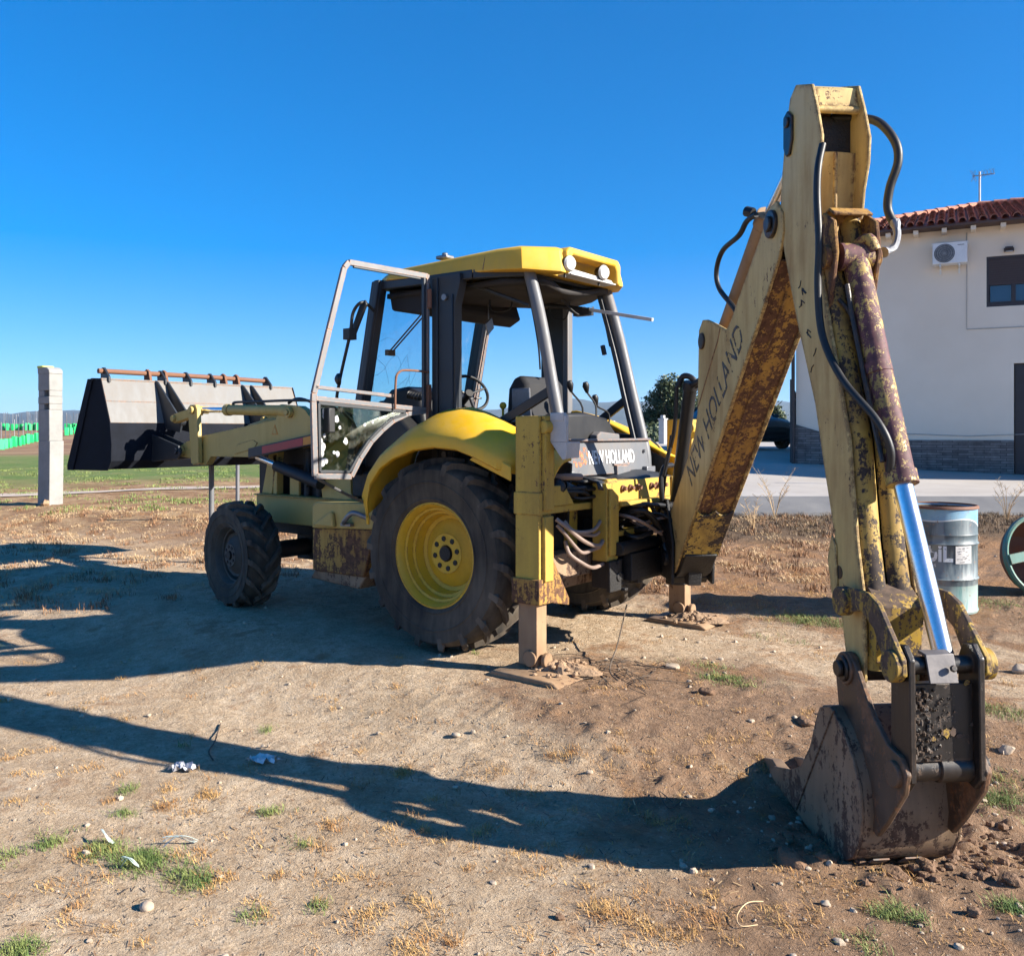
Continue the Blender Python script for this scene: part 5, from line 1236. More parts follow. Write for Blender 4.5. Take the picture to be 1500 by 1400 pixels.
# railing beside the house
FN = empty('iron_railing', HW(-.3,.5,.9), 0, label='black iron railing running back from the left corner of the house', category='railing')
g = G()
for k in range(26):
    t = .15+k*.12; g.cyl(HW(-.06-.12*t*.4,t,.75+t*.03), HW(-.06-.12*t*.4,t,2.75-.15*t), .012, None, 6)
for z in (.9,1.7,2.5): g.tube([HW(-.06,.1,z), HW(-.25,3.3,z-.15)], .02, 6)
pbuild(g, 'rails', dk, FN)
g = G(); g.cyl(HW(-.14,.12,.5), HW(-.14,.12,3.0), .035); g.cyl(HW(-.3,3.3,.6), HW(-.3,3.3,2.4), .035); pbuild(g, 'post', dk, FN)

# ------------------------------------------------------------------ car
def place(root, u, d, z, rz_to):     # rz_to: heading in (right, forward)
    h = U*rz_to[0]+D*rz_to[1]; root.location = cam_pt(u, d, z); root.rotation_euler = (0,0,math.atan2(h.y, h.x))
CR = empty('parked_car', label='dark parked car beyond the boom, beside the house corner', category='car')
carp, nt, b = nodes('car_paint'); b.inputs['Base Color'].default_value = (.015,.02,.022,1); b.inputs['Roughness'].default_value = .25; b.inputs['Coat Weight'].default_value = .12
nt.links.new(ramp(nt, noise(nt, 3, 5, .6, coords(nt)), .3, .7, (.45,.45,.45,1), (.65,.65,.65,1)), b.inputs['Roughness'])
sec = [(-2.0,.35,.80,.62),(-1.95,.30,.95,.80),(-1.6,.25,1.0,.86),(-1.0,.22,1.0,.88),(0,.22,1.0,.89),(.9,.22,.98,.88),(1.5,.24,.90,.85),(1.85,.28,.78,.76),(2.0,.34,.62,.60)]
g = G(); rows = []
for x, z0, z1, hw in sec: rows.append([(x,-hw*.9,z0),(x,-hw,z0+.15),(x,-hw*1.01,(z0+z1)/2+.05),(x,-hw*.93,z1),(x,-hw*.5,z1+.05),(x,0,z1+.065),(x,hw*.5,z1+.05),(x,hw*.93,z1),(x,hw*1.01,(z0+z1)/2+.05),(x,hw,z0+.15),(x,hw*.9,z0),(x,0,z0)])
rows = [r+[r[0]] for r in rows]; g.grid(rows); g.add(rows[0][:-1], [tuple(range(12))]); g.add(rows[-1][:-1], [tuple(range(11,-1,-1))])
body = g.build('body', carp, CR, smooth=40)
g = G(); g.grid([[(x,y,z) for y,z in pr] for x, pr in ((-1.7,[(-.70,1.0),(-.5,1.02),(.5,1.02),(.70,1.0)]),(-1.2,[(-.64,1.38),(-.5,1.44),(.5,1.44),(.64,1.38)]),(-.2,[(-.62,1.46),(-.5,1.50),(.5,1.50),(.62,1.46)]),(.25,[(-.64,1.40),(-.5,1.44),(.5,1.44),(.64,1.40)]),(1.0,[(-.74,.98),(-.5,1.02),(.5,1.02),(.74,.98)]))])
for s in (-1,1): g.add([(-1.7,s*.80,.98),(-1.2,s*.64,1.38),(-.2,s*.62,1.46),(.25,s*.64,1.40),(1.0,s*.80,.96),(-1.7,s*.70,1.0),(1.0,s*.74,.98)], [(0,1,2,3,4)])
g.build('windows', pm, CR, smooth=30)
g = G(); g.bar((-1.2,-.60,1.455),(.2,-.60,1.46),.05,.03); g.box((-1.2,-.6,1.45),(.2,.6,1.52)); 
for s in (-1,1): g.bar((.25,s*.65,1.42),(1.02,s*.78,.98),.05,.05); g.bar((-.35,s*.64,1.46),(-.35,s*.84,.98),.06,.04); g.bar((-1.2,s*.65,1.42),(-1.7,s*.76,1.0),.07,.05)
g.build('roof', carp, CR, .02)
for x in (-1.35,1.3):
    for s in (-1,1):
        g = G(); g.lathe([(-.10,.19),(-.10,.30),(-.07,.325),(.07,.325),(.10,.30),(.10,.19)], (x,s*.76,.325), (0,s,0), 28); w_ = g.build('wheel', M['rubber'], CR)
        g = G(); g.lathe([(.09,.19),(.07,.18),(.08,.05),(.10,.04),(.10,.001)], (x,s*.76,.325), (0,s,0), 20); g.build('rim', M['dull'], w_)
for s in (-1,1):
    g = G(); g.ball((.72,s*.98,1.03), .10, 12, (.7,1,.7)); g.tube([(.75,s*.85,1.0),(.74,s*.93,1.02)], .02, 6); g.build('wing_mirror', carp, CR)
    g = G(); g.ball((1.88,s*.58,.66), .13, 12, (.5,1,.6)); g.build('headlight', M['dull'], CR)
g = G(); g.box((1.96,-.4,.42),(2.01,.4,.55)); g.build('grille', M['black_plastic'], CR, .01)
place(CR, 7.2, 28.2, PZ(28.2), (.33,-.94))

# ------------------------------------------------------------------ posts
PO = empty('concrete_post', label='thick pale concrete post with two slots, standing at the left edge of the field', category='post')
pm_, nt, b = nodes('post_concrete'); v = coords(nt); c = mix(nt, ramp(nt, noise(nt, 3, 7, .65, v), .3, .7), (.20,.20,.19), (.29,.285,.27)); c = mix(nt, ramp(nt, noise(nt, 40, 4, .6, v), .5, .7, (0,0,0,1), (.6,.6,.6,1)), c, (.3,.27,.24)); nt.links.new(c, b.inputs['Base Color']); b.inputs['Roughness'].default_value = .9; bump(nt, b, noise(nt, 30, 5, .6, v), .4, .01)
g = G()
g.prism([(-.21,-.15),(.19,-.15),(.19,.15),(-.21,.15)], lambda p, q, t: (p*(1-.05*t/2.8)+.03*math.sin(t), q, t), -.3, 1.3)
sh = [(0,1.3),(0,2.15),(0,2.22),(0,2.48),(0,2.78)]
for z0, z1 in ((1.3,1.93),(1.93,2.05),(2.05,2.20),(2.20,2.32),(2.32,2.66)):
    if z1-z0 < .13: g.box((-.195,-.14,z0),(.0,.14,z1)); g.box((.15,-.14,z0),(.185,.14,z1)); g.box((.0,.02,z0),(.15,.14,z1))
    else: g.box((-.20,-.145,z0),(.185,.145,z1))
g.prism([(-.21,2.66),(.19,2.66),(.18,2.74),(.10,2.79),(-.15,2.82),(-.22,2.80)], YX, -.148, .148)
o = g.build('shaft', pm_, PO, .012)
g = G(); g.box((-.235,-.155,2.78),(-.03,.10,2.83)); g.build('paint_cap', plain('yellow_cap', (.55,.60,.10), .7), o, .02)
g = G(); g.ball((.12,-.2,.04), .10, 8, (1,1,.7), .3); g.build('rubble', M['mudbrown'], PO)
pp_ = cam_pt(-9.43, 18.0); PO.location = (pp_.x, pp_.y, gz(pp_.x, pp_.y)-.0)
PO.rotation_euler = (0,0,R(8))
def thin_post(name, u, d, h, r, mat, z=None, **tags):
    p = cam_pt(u, d); z = gz(p.x, p.y) if z is None else z
    root = empty(name, (p.x, p.y, z), **tags)
    g = G(); g.cyl((0,0,-.1), (0,0,h), r, None, 12); g.build('tube', mat, root)
    g = G(); g.cyl((0,0,h), (0,0,h+.03), r*1.15, r*.9, 12); g.build('cap', mat, root)
    return root
thin_post('steel_post', -3.72, 10.9, 1.30, .033, M['galv'], label='thin steel fence post just behind the front wheel', category='post', group='steel posts left of the machine')
thin_post('steel_post', -4.55, 14.6, 1.25, .033, M['galv'], label='thin steel fence post farther back, under the loader arm', category='post', group='steel posts left of the machine')
thin_post('steel_bollard', 7.95, 17.9, 1.15, .055, M['galv'], z=.55, label='short galvanised steel post on the concrete apron, in front of the house', category='post')
for nm, u, d, h, lb in (('white_pillar', 6.68, 39, 1.15, 'short white pillar with cap between cab and boom, far behind the machine'),('white_pillar', 5.4, 47, 1.0, 'small white pillar seen through the rear of the cab, farthest from the machine')):
    p = cam_pt(u, d); r_ = empty(nm, (p.x, p.y, 1.0), label=lb, category='pillar', group='white pillars beyond the apron')
    g = G(); g.box((-.14,-.14,-.6),(.14,.14,h)); g.build('shaft', M['white'], r_, .02)
    g = G(); g.box((-.17,-.17,h),(.17,.17,h+.06)); g.box((-.08,-.08,h+.06),(.08,.08,h+.2)); g.build('cap', M['white'], r_, .01)

# ------------------------------------------------------------------ barrel
BA = empty('oil_drum', label='open blue and black oil drum standing right of the digging arm', category='drum')
dm, nt, b = nodes('drum_paint'); tc = nt.nodes.new('ShaderNodeTexCoord'); sp_ = nt.nodes.new('ShaderNodeSeparateXYZ'); nt.links.new(tc.outputs['Object'], sp_.inputs[0]); v = tc.outputs['Object']
n1 = noise(nt, 4, 7, .65, v); n2 = noise(nt, 26, 6, .7, v); st = noise(nt, 10, 5, .6, coords(nt, (1,1,.15)))
xx = math_(nt, 'MULTIPLY', math_(nt, 'SINE', math_(nt, 'MULTIPLY', sp_.outputs[1], 8.5)), .055)
zz = math_(nt, 'ADD', sp_.outputs[2], xx)
c = mix(nt, ramp(nt, n1, .35, .6), (.022,.04,.06), (.075,.105,.12))
c = mix(nt, ramp(nt, st, .5, .62, (0,0,0,1), (.7,.7,.7,1)), c, (.20,.235,.24))
bt = ramp(nt, zz, .730, .736); c = mix(nt, bt, c, mix(nt, ramp(nt, n1, .4, .65), (.09,.24,.40), (.19,.33,.43)))
c = mix(nt, math_(nt, 'MULTIPLY', ramp(nt, zz, .722, .727), math_(nt, 'SUBTRACT', 1, bt)), c, (.55,.58,.58))
bb_ = math_(nt, 'SUBTRACT', 1, ramp(nt, sp_.outputs[2], .232, .236)); c = mix(nt, bb_, c, mix(nt, ramp(nt, st, .42, .56), (.06,.18,.18), (.25,.32,.30)))
c = mix(nt, ramp(nt, n2, .60, .66, (0,0,0,1), (.8,.8,.8,1)), c, (.20,.11,.07)); nt.links.new(c, b.inputs['Base Color']); b.inputs['Roughness'].default_value = .5
g = G(); r = .29
prof = [(0,r),(0.02,r+.008),(.04,r),(.17,r),(.27,r),(.285,r+.012),(.30,r),(.56,r),(.575,r+.012),(.59,r),(.64,r),(.65,r+.004),(.66,r),(.86,r),(.865,r+.010),(.88,r+.008),(.885,r-.004),(.86,r-.008),(.05,r-.008),(.04,.001)]
g.lathe(prof, (0,0,0), (0,0,1), 72); drum = g.build('shell', dm, BA, smooth=40)
h = G(); h.lathe([(.86,r-.0085),(.06,r-.0085),(.06,.001)], (0,0,0), (0,0,1), 48); h.build('rusty_inside', M['bucket'], drum)
h = G(); h.lathe([(.862,r+.011),(.874,r+.0115),(.8865,r+.004),(.8865,r-.005),(.875,r-.009)], (0,0,0), (0,0,1), 72); h.build('rim', M['rust_pipe'], drum)
def DC(a0, z0, rr=.2925): return lambda x, y, z: ((rr+z)*math.cos(a0+x/rr), (rr+z)*math.sin(a0+x/rr), z0+y)
def wrap(a0, z0, rr=.2925):
    return lambda x, y, z: ((rr+z)*math.cos(a0+x/rr), (rr+z)*math.sin(a0+x/rr), z0+y)
wl2 = worn_letters('drum_letters', (.62,.66,.68), .36, 20); wb = worn_letters('drum_letters_blue', (.12,.35,.62), .3, 20)
# local -X... the camera sees the drum from angle A0
A0 = math.atan2(-(U*3.64+D*7.5).y, -(U*3.64+D*7.5).x)
text_mesh('brand_lettering', 'MobiL', wrap(A0-1.05, .44), .20, wl2, drum, depth=.001, bold=.006, squeeze=.80)
text_mesh('small_lettering', 'lubricantes', wrap(A0-.86, .39), .052, wl2, drum, depth=.001, squeeze=1.0)
h = G(); h.grid([[wrap(A0+.42, .42)(x, y, .0015) for x in np.linspace(0,.15,7)] for y in (0,.15)]); pl = h.build('paper_label', M['white'], drum, smooth=60)
h = G()
for k in range(22):
    x0, y0 = random.uniform(.01,.12), random.uniform(.01,.13); w_ = wrap(A0+.42,.42); h.add([w_(x0,y0,.003),w_(x0+.02,y0,.003),w_(x0+.02,y0+.005,.003),w_(x0,y0+.005,.003)], [(0,1,2,3)])
h.build('label_print', M['dull'], pl, smooth=0)
bp = cam_pt(3.64, 7.5); BA.location = (bp.x, bp.y, base_h(np.array(bp.x), np.array(bp.y))+.0)
# ------------------------------------------------------------------ green hoop / cable reel
RE = empty('wheel_tub', label='rusty round tub with green rim and spoke, cut by the right edge', category='tub')
grn = paint('green_paint', (.07,.22,.19), .5, .6, chipcol=(.2,.09,.04), dirtamt=.4)
g = G(); r = .36
g.lathe([(-.03,r),(-.02,r+.015),(.02,r+.015),(.03,r),(.02,r-.02),(-.02,r-.02),(-.03,r)], (0,0,r+.01), (0,1,0), 56); rm_ = g.build('rim', grn, RE)
g = G(); g.bar((-r+.01,-.03,r-.02),(r-.01,-.03,r+.10), .03, .09, up=(0,0,1)); g.build('spoke', grn, RE, .005)
g = G(); g.lathe([(.0,r-.015),(.10,r-.03),(.28,r-.16),(.30,.001)], (0,0,r+.01), (0,1,0), 48); q_ = g.build('dish', M['rust_pipe'], RE); s_ = q_.modifiers.new('s','SOLIDIFY'); s_.thickness = .006
RE.location = cam_pt(4.78, 7.85, .17); RE.location.z = base_h(np.array(RE.location.x), np.array(RE.location.y))-.01
hd = U*1+D*.15; RE.rotation_euler = (R(-12),0,math.atan2(hd.y,hd.x))

# ------------------------------------------------------------------ trees
leafm, nt, b = nodes('oak_leaves'); ge = nt.nodes.new('ShaderNodeObjectInfo'); v = coords(nt)
c = mix(nt, ramp(nt, noise(nt, 1.2, 4, .6, v), .35, .65), (.045,.065,.028), (.10,.125,.055)); nt.links.new(c, b.inputs['Base Color']); b.inputs['Roughness'].default_value = .6
barkm = plain('bark', (.10,.075,.055), .95, 0, .4, 8, .6, .02)
def tree(u, d, z, h, rad, n, seed, label, lobes, ls=.13):
    rr = np.random.default_rng(seed); p = cam_pt(u, d, z)
    T = empty('oak_tree', p, label=label, category='tree')
    g = G(); g.tube([(0,0,-.2),(.05,0,h*.15),(-.05,.05,h*.32),(.1,0,h*.5)], [.05*h,.04*h,.03*h,.02*h], 10)
    brs = []
    for k in range(9):
        a = k*2.4; zz = h*(.28+.04*k); e = (rad*.6*math.cos(a), rad*.6*math.sin(a), zz+h*.22); g.tube([(0,0,zz*.8),(e[0]*.5,e[1]*.5,zz+h*.08),e], [.018*h,.012*h,.005*h], 6)
    g.build('trunk', barkm, T)
    N_ = n; cen = np.array(lobes, float)       # x,y,z,r in units
    k = rr.integers(0, len(cen), N_); dirs = rr.normal(size=(N_,3)); dirs /= np.linalg.norm(dirs, axis=1)[:,None]
    r = cen[k,3]*(rr.random(N_)**.33)*(1+.12*rr.normal(size=N_))
    P = cen[k,:3]+dirs*r[:,None]
    cl = vnoise(P[:,0]*1.0+P[:,2]*.7, P[:,1]+P[:,2]*.9, 1.6, seed)+vnoise(P[:,0]-P[:,2], P[:,1]*1.3, 3.5, seed+1)*.6
    P = P[cl > -.16]; M_ = len(P)
    a = rr.normal(size=(M_,3)); a /= np.linalg.norm(a, axis=1)[:,None]; bvec = np.cross(a, rr.normal(size=(M_,3))); bvec /= np.linalg.norm(bvec, axis=1)[:,None]
    s = ls*(.6+.8*rr.random(M_))[:,None]
    V = np.stack([P-a*s, P+bvec*s*.55, P+a*s, P-bvec*s*.55], 1).reshape(-1,3)
    me = bpy.data.meshes.new('crown'); F = np.arange(M_*4).reshape(-1,4); me.from_pydata(V.tolist(), [], F.tolist()); me.materials.append(leafm); me.update()
    o = bpy.data.objects.new('crown', me); scene.collection.objects.link(o); o.parent = T
    return T
tree(9.9, 55, .9, 4.3, 1.9, 22000, 5, 'round dark holm oak between the cab and the boom, beyond the apron',
     [(0,0,2.6,1.3),(-.95,0,2.3,.95),(1.0,.2,2.3,1.0),(.1,-.3,3.55,.8),(-.6,.3,3.15,.75),(.7,.3,3.15,.8),(-1.2,-.2,1.6,.6),(1.25,0,1.5,.65),(.1,.4,1.6,.8)], .085)
tree(14.6, 50, 1.0, 2.9, 1.2, 4000, 8, 'small pale tree peeping out behind the right edge of the boom', [(0,0,1.9,.7),(.4,0,1.5,.6),(-.4,0,1.5,.6),(0,0,2.3,.4)], .08)
# hedge of low scrub on the horizon (uncountable)
rr = np.random.default_rng(4); n_ = 16000
uu = rr.uniform(6, 32, n_); dd = 46+rr.uniform(0, 10, n_); hz = rr.random(n_)**.8*(1.0+.5*np.sin(uu*1.7)+.35*np.sin(uu*4.1))*.75
P = np.stack([CAM.x+U.x*uu+D.x*dd, CAM.y+U.y*uu+D.y*dd, .8+np.maximum(hz,0)], 1)
a = rr.normal(size=(n_,3)); a /= np.linalg.norm(a,axis=1)[:,None]; bv = np.cross(a, rr.normal(size=(n_,3))); bv /= np.linalg.norm(bv,axis=1)[:,None]; s = .14
V = np.stack([P-a*s, P+bv*s*.6, P+a*s, P-bv*s*.6],1).reshape(-1,3); me = bpy.data.meshes.new('scrub'); me.from_pydata(V.tolist(), [], np.arange(n_*4).reshape(-1,4).tolist()); me.materials.append(leafm)
o = bpy.data.objects.new('scrub', me); scene.collection.objects.link(o); o['kind'] = 'stuff'; o['label'] = 'low green scrub along the far edge of the apron'; o['category'] = 'scrub'

# ------------------------------------------------------------------ young vines in green sleeves
sleeve, nt, b = nodes('green_sleeve'); b.inputs['Base Color'].default_value = (.02,.52,.20,1); b.inputs['Roughness'].default_value = .5
nt.links.new(mix(nt, noise(nt, 20, 3, .5, coords(nt)), (.005,.42,.09), (.03,.62,.19)), b.inputs['Base Color'])
g = G(); g.box((-.07,-.07,0), (.07,.07,.58)); g0_ = None
proto = empty('vine_sleeve', (0,0,0))
o1 = g.build('sleeve', sleeve, proto, .015)
g = G(); g.cyl((.0,0,0), (.0,0,1.5), .014, None, 6); g.cyl((0,0,1.45),(0,0,1.52),.018,None,6); o2 = g.build('stake', M['dull'], proto)
spots = []
rv = random.Random(9)
ORD = 'leftmost second third fourth fifth sixth seventh eighth ninth tenth eleventh twelfth thirteenth fourteenth fifteenth sixteenth seventeenth eighteenth nineteenth twentieth'.split()
def visible(q): return 0 < 750+1290*q < 56 or 94 < 750+1290*q < 124
for row, n_, q0, q1 in ((0, 20, -.580, -.486), (1, 48, -.581, -.486)):
    cnt = [0, 0]
    for k in range(n_):
        t = k/(n_-1); q = q0+(q1-q0)*t; d = 57+26*t if row == 0 else 90+rv.uniform(-.5,.5)
        if not visible(q) or (row == 1 and rv.random() < .25): continue
        side = 0 if 750+1290*q < 70 else 1; cnt[side] += 1
        w = ORD[cnt[side]-1]; w = w if w == 'leftmost' else w+' from left'
        lb = '%s green vine sleeve in the %s row, %s the concrete post' % (w, 'near' if row == 0 else 'far', 'left of' if side == 0 else 'right of')
        spots.append((row, q*d, d, rv.uniform(.93,1.12), lb))
rown = {0:'green plastic vine sleeve with stake in the nearest row of the far left field', 1:'green plastic vine sleeve with stake in the farther row of the far left field'}
for i, (row, u, d, s, lb) in enumerate(spots):
    if i == 0: r_ = proto
    else:
        r_ = proto.copy(); scene.collection.objects.link(r_)
        for ch in (o1, o2):
            c_ = ch.copy(); scene.collection.objects.link(c_); c_.parent = r_
    p = cam_pt(u, d); r_.location = (p.x, p.y, gz(p.x, p.y)); r_.scale = (s*rv.uniform(1.6,2.7),s*1.8,s*1.15); r_.rotation_euler = (0,0,rv.uniform(0,1.5))
    r_['label'] = lb; r_['category'] = 'vine sleeve'; r_['group'] = ['vine sleeves of the nearest row','vine sleeves of the farther row'][row]

M['soilbrown'] = plain('moist_soil', (.20,.115,.065), .95, 0, .4, 9, .9, .02, 40)
# ------------------------------------------------------------------ grass, weeds, stones
def pxg(px, py):
    """photo place -> ground point, by walking down the sight line once at build time"""
    dr = D+U*((px-750)/1290)+Vector((0,0,(632-py)/1290)); t = 1.5
    for _ in range(4000):
        p = CAM+dr*t
        if p.z <= base_h(np.array(p.x), np.array(p.y)): break
        t += .01
    return p
def blades(name, patches, mat, hmin, hmax, wid, bend, **tags):
    """patches: (x, y, radius x, radius y, number)"""
    rr = np.random.default_rng(abs(hash(name)) % 1000 if False else len(name)*7+len(patches)); VV = []; 
    for (cx, cy, rx, ry, n_) in patches:
        th = rr.uniform(0, 2*np.pi, n_); rad = rr.random(n_)**.75
        x = cx+np.cos(th)*rad*rx; y = cy+np.sin(th)*rad*ry
        # gather into tussocks
        k = max(1, n_//26); ci = rr.integers(0, k, n_); x = .35*x+.65*x[ci]+rr.normal(size=n_)*.018; y = .35*y+.65*y[ci]+rr.normal(size=n_)*.018
        z = ground_z(x, y)-.004
        h = rr.uniform(hmin, hmax, n_)*(1.15-.5*rad); az = rr.uniform(0, 2*np.pi, n_); bn = rr.uniform(.2, 1, n_)*bend*h
        dx, dy = np.cos(az), np.sin(az); wx, wy = -dy*wid/2, dx*wid/2
        b0 = np.stack([x-wx, y-wy, z],1); b1 = np.stack([x+wx, y+wy, z],1)
        m0 = np.stack([x+dx*bn*.35-wx*.8, y+dy*bn*.35-wy*.8, z+h*.6],1); m1 = np.stack([x+dx*bn*.35+wx*.8, y+dy*bn*.35+wy*.8, z+h*.6],1)
        tp = np.stack([x+dx*bn, y+dy*bn, z+h*.92],1)
        VV.append(np.stack([b0,b1,m1,m0,tp],1).reshape(-1,3))
    V = np.concatenate(VV); n_ = len(V)//5; base = np.arange(n_)[:,None]*5
    F = [tuple(r) for r in (base+np.array([0,1,2,3])).tolist()]+[tuple(r) for r in (base+np.array([3,2,4])).tolist()]
    me = bpy.data.meshes.new(name); me.from_pydata(V.tolist(), [], F); me.materials.append(mat); me.update()
    o = bpy.data.objects.new(name, me); scene.collection.objects.link(o); o['kind'] = 'stuff'
    for k, v in tags.items(): o[k] = v
    return o
def bladem(name, a, b_, sc=3):
    m, nt, bs = nodes(name); v = coords(nt)
    c = mix(nt, ramp(nt, noise(nt, sc, 4, .7, v), .35, .65), a, b_); nt.links.new(c, bs.inputs['Base Color']); bs.inputs['Roughness'].default_value = .7
    bs.inputs['Subsurface Weight'].default_value = 0
    return m
green = bladem('green_blades', (.085,.15,.03), (.23,.25,.07), 9); orange = bladem('dead_weed', (.30,.13,.035), (.55,.34,.12), 6); strawm = bladem('straw', (.42,.27,.13), (.62,.45,.26), 5); brownm = bladem('brown_weed', (.14,.065,.03), (.34,.18,.08), 5)
gp = []
for px, py, rx, ry, n_ in ((205,1262,.16,.07,1100),(150,1245,.10,.06,450),(275,1285,.13,.06,600),(75,1235,.08,.05,260),(25,1392,.12,.05,500),(390,1070,.04,.03,90),(268,1090,.03,.02,40),(395,1190,.06,.03,160),(180,1157,.07,.04,140),(180,1190,.07,.03,120),(465,1325,.04,.03,90),(370,1335,.05,.03,90),
        (1185,908,.38,.12,1500),(1070,995,.22,.08,700),(1465,1045,.30,.10,800),(1470,1175,.18,.10,600),(1320,1348,.10,.05,420),(1480,1332,.10,.05,420),(1130,735,.5,.3,200),(1455,885,.35,.12,500),(5,1255,.06,.05,160),(1045,975,.2,.1,200),(440,1240,.05,.03,70),(700,955,.03,.03,40),(1340,1205,.05,.03,60),(1130,935,.3,.1,120),(1270,1395,.08,.04,120),(1440,1140,.12,.05,160)):
    p = pxg(px, py); gp.append((p.x, p.y, rx*1.25, ry*2.0, int(n_*1.25))); gp.append((p.x, p.y, rx*2.3, ry*3.4, n_//4))
blades('green_grass', gp, green, .008, .042, .0028, 1.6, label='short green grass growing in scattered tufts on the sandy yard', category='grass')
op_ = []
for px, py, rx, ry, n_ in ((595,1130,.07,.05,260),(310,1163,.07,.04,260),(240,1180,.07,.04,160),(480,1207,.10,.03,200),(900,1345,.14,.06,500),(960,1370,.12,.05,400),(600,1395,.08,.04,200),(540,1345,.08,.05,160),(720,1130,.14,.06,160),(850,1110,.16,.06,160),(1050,885,.35,.12,700),(980,900,.25,.08,400),(1170,870,.4,.1,400),(770,1160,.08,.04,80),(1020,1340,.12,.05,160),(120,1255,.1,.05,160),(330,1290,.07,.05,120),(620,1330,.14,.05,160),(1200,850,.5,.2,900),(1120,890,.5,.2,900),(1080,860,.4,.2,700),(420,780,.6,.5,900),(250,760,.6,.5,900),(520,745,.5,.4,600),(130,745,.6,.5,700),(1300,900,.3,.2,200),(880,1010,.2,.1,200),(1230,960,.2,.1,100),(1420,860,.4,.15,300),(470,1290,.1,.05,60),(1130,1350,.1,.05,120),(70,1180,.1,.05,60)):
    p = pxg(px, py); op_.append((p.x, p.y, rx*1.3, ry*2.2, n_))
rw = random.Random(21)
for k in range(330):
    px, py = rw.uniform(0,1500), rw.uniform(860,1400)
    if py < 960 and px < 760: continue
    p = pxg(px, py); r_ = rw.uniform(.03,.16); op_.append((p.x, p.y, r_*1.4, r_*1.4, int(rw.uniform(15,70))))
blades('dead_weeds', op_, orange, .008, .034, .003, 1.9, label='orange-brown dead weeds lying in patches on the yard', category='weeds')
rr = np.random.default_rng(31); sp2 = []
for k in range(900):
    u = rr.uniform(-14, 7); d = rr.uniform(8.8, 17.5); p = cam_pt(u*d/14, d)
    if p.x > -3.6 and p.x < 1.5 and abs(p.y) < 1.2: continue
    sp2.append((p.x, p.y, .45, .35, int(rr.uniform(20, 130))))
blades('straw_litter', sp2, strawm, .012, .06, .006, 1.9, label='dry straw and stubble covering the ground behind the machine', category='straw')
blades('brown_weeds', [(a+.4, b_-.3, .4, .3, n_//2) for a, b_, _, _, n_ in sp2], brownm, .02, .10, .007, 1.2, label='brown withered weeds among the straw behind the machine', category='weeds')
sp3 = []
for k in range(360):
    u = rr.uniform(-20, -1); d = rr.uniform(16.5, 34); p = cam_pt(u*d/22, d); sp3.append((p.x, p.y, .9, .7, int(rr.uniform(20, 90))))
blades('field_grass', sp3, green, .03, .09, .014, .8, label='green grass of the field behind the loader bucket', category='grass')
sp4 = []
for k in range(420):
    u = rr.uniform(2.2, 11.5); d = rr.uniform(11.6, 14.3); p = cam_pt(u, d); sp4.append((p.x, p.y, .4, .3, int(rr.uniform(20, 80))))
dkw = bladem('dark_weed', (.07,.05,.03), (.20,.13,.07), 5)
blades('verge_weeds', sp4, dkw, .02, .10, .007, 1.3, label='brown weeds on the verge in front of the concrete apron', category='weeds')
# tall dry thistle stalks against the apron
for (px_, d_, hh_, sd_) in ((1135,13.6,.85,1),(1475,12.8,.6,2),(1103,12.2,.5,3)):
    rr_ = random.Random(sd_); u_ = (px_-750)/1290*d_; p = cam_pt(u_, d_); g = G(); z0 = gz(p.x,p.y)
    for k in range(12):
        a = rr_.uniform(0,6.28); L_ = rr_.uniform(.35,1)*hh_; e = (p.x+math.cos(a)*L_*.45, p.y+math.sin(a)*L_*.45, z0+L_)
        mid = (p.x+math.cos(a)*L_*.15, p.y+math.sin(a)*L_*.15, z0+L_*.55); g.tube([(p.x,p.y,z0-.02), mid, e], [.005,.004,.002], 4)
        for j in range(6):
            t = rr_.uniform(.4,1); q0 = Vector(mid).lerp(Vector(e), t); a2 = rr_.uniform(0,6.28); g.tube([q0, q0+Vector((math.cos(a2)*.07, math.sin(a2)*.07, .06))], .002, 3)
    g.build('thistle', strawm, label={1:'tall dry branching weed in front of the apron, right of the boom',2:'dry branching weed behind the oil drum, at the right edge',3:'smaller dry weed close behind the boom foot'}[sd_], category='weed', group='dry branching weeds on the verge')

# stones: the grit as one mass, the larger ones singly
stm = plain('stone', (.46,.36,.26), .9, 0, .3, 12, .5, .005)
rr = np.random.default_rng(77); g = G()
def rock(g, x, y, z, s, sc=(1,1,.65)): g.rock((x,y,z), s, (random.uniform(.8,1.3),1,random.uniform(.5,.9)), 7 if s < .012 else 10)
for k in range(5200):
    if k > 4199: p_ = cam_pt(rr.uniform(-7.5,-2.5), rr.uniform(9.2,14.5)); x, y = p_.x, p_.y
    elif k < 2300: x = rr.uniform(-5.5,5); y = rr.uniform(-5.2,1)
    elif k < 3600: x = 3.9+rr.normal()*.95; y = -1.7+rr.normal()*.9
    else: x = rr.uniform(-8,3); y = rr.uniform(1,7)
    s = float(min(.02, .0026*(1/max(.04, rr.random()))**.62)) 
    if math.hypot(x-CAM.x, y-CAM.y) < 1.5: continue
    rock(g, x, y, gz(x,y)+s*.2, s)
g.build('gravel', stm, smooth=25, kind='stuff', label='small stones and grit strewn over the sandy yard', category='gravel')
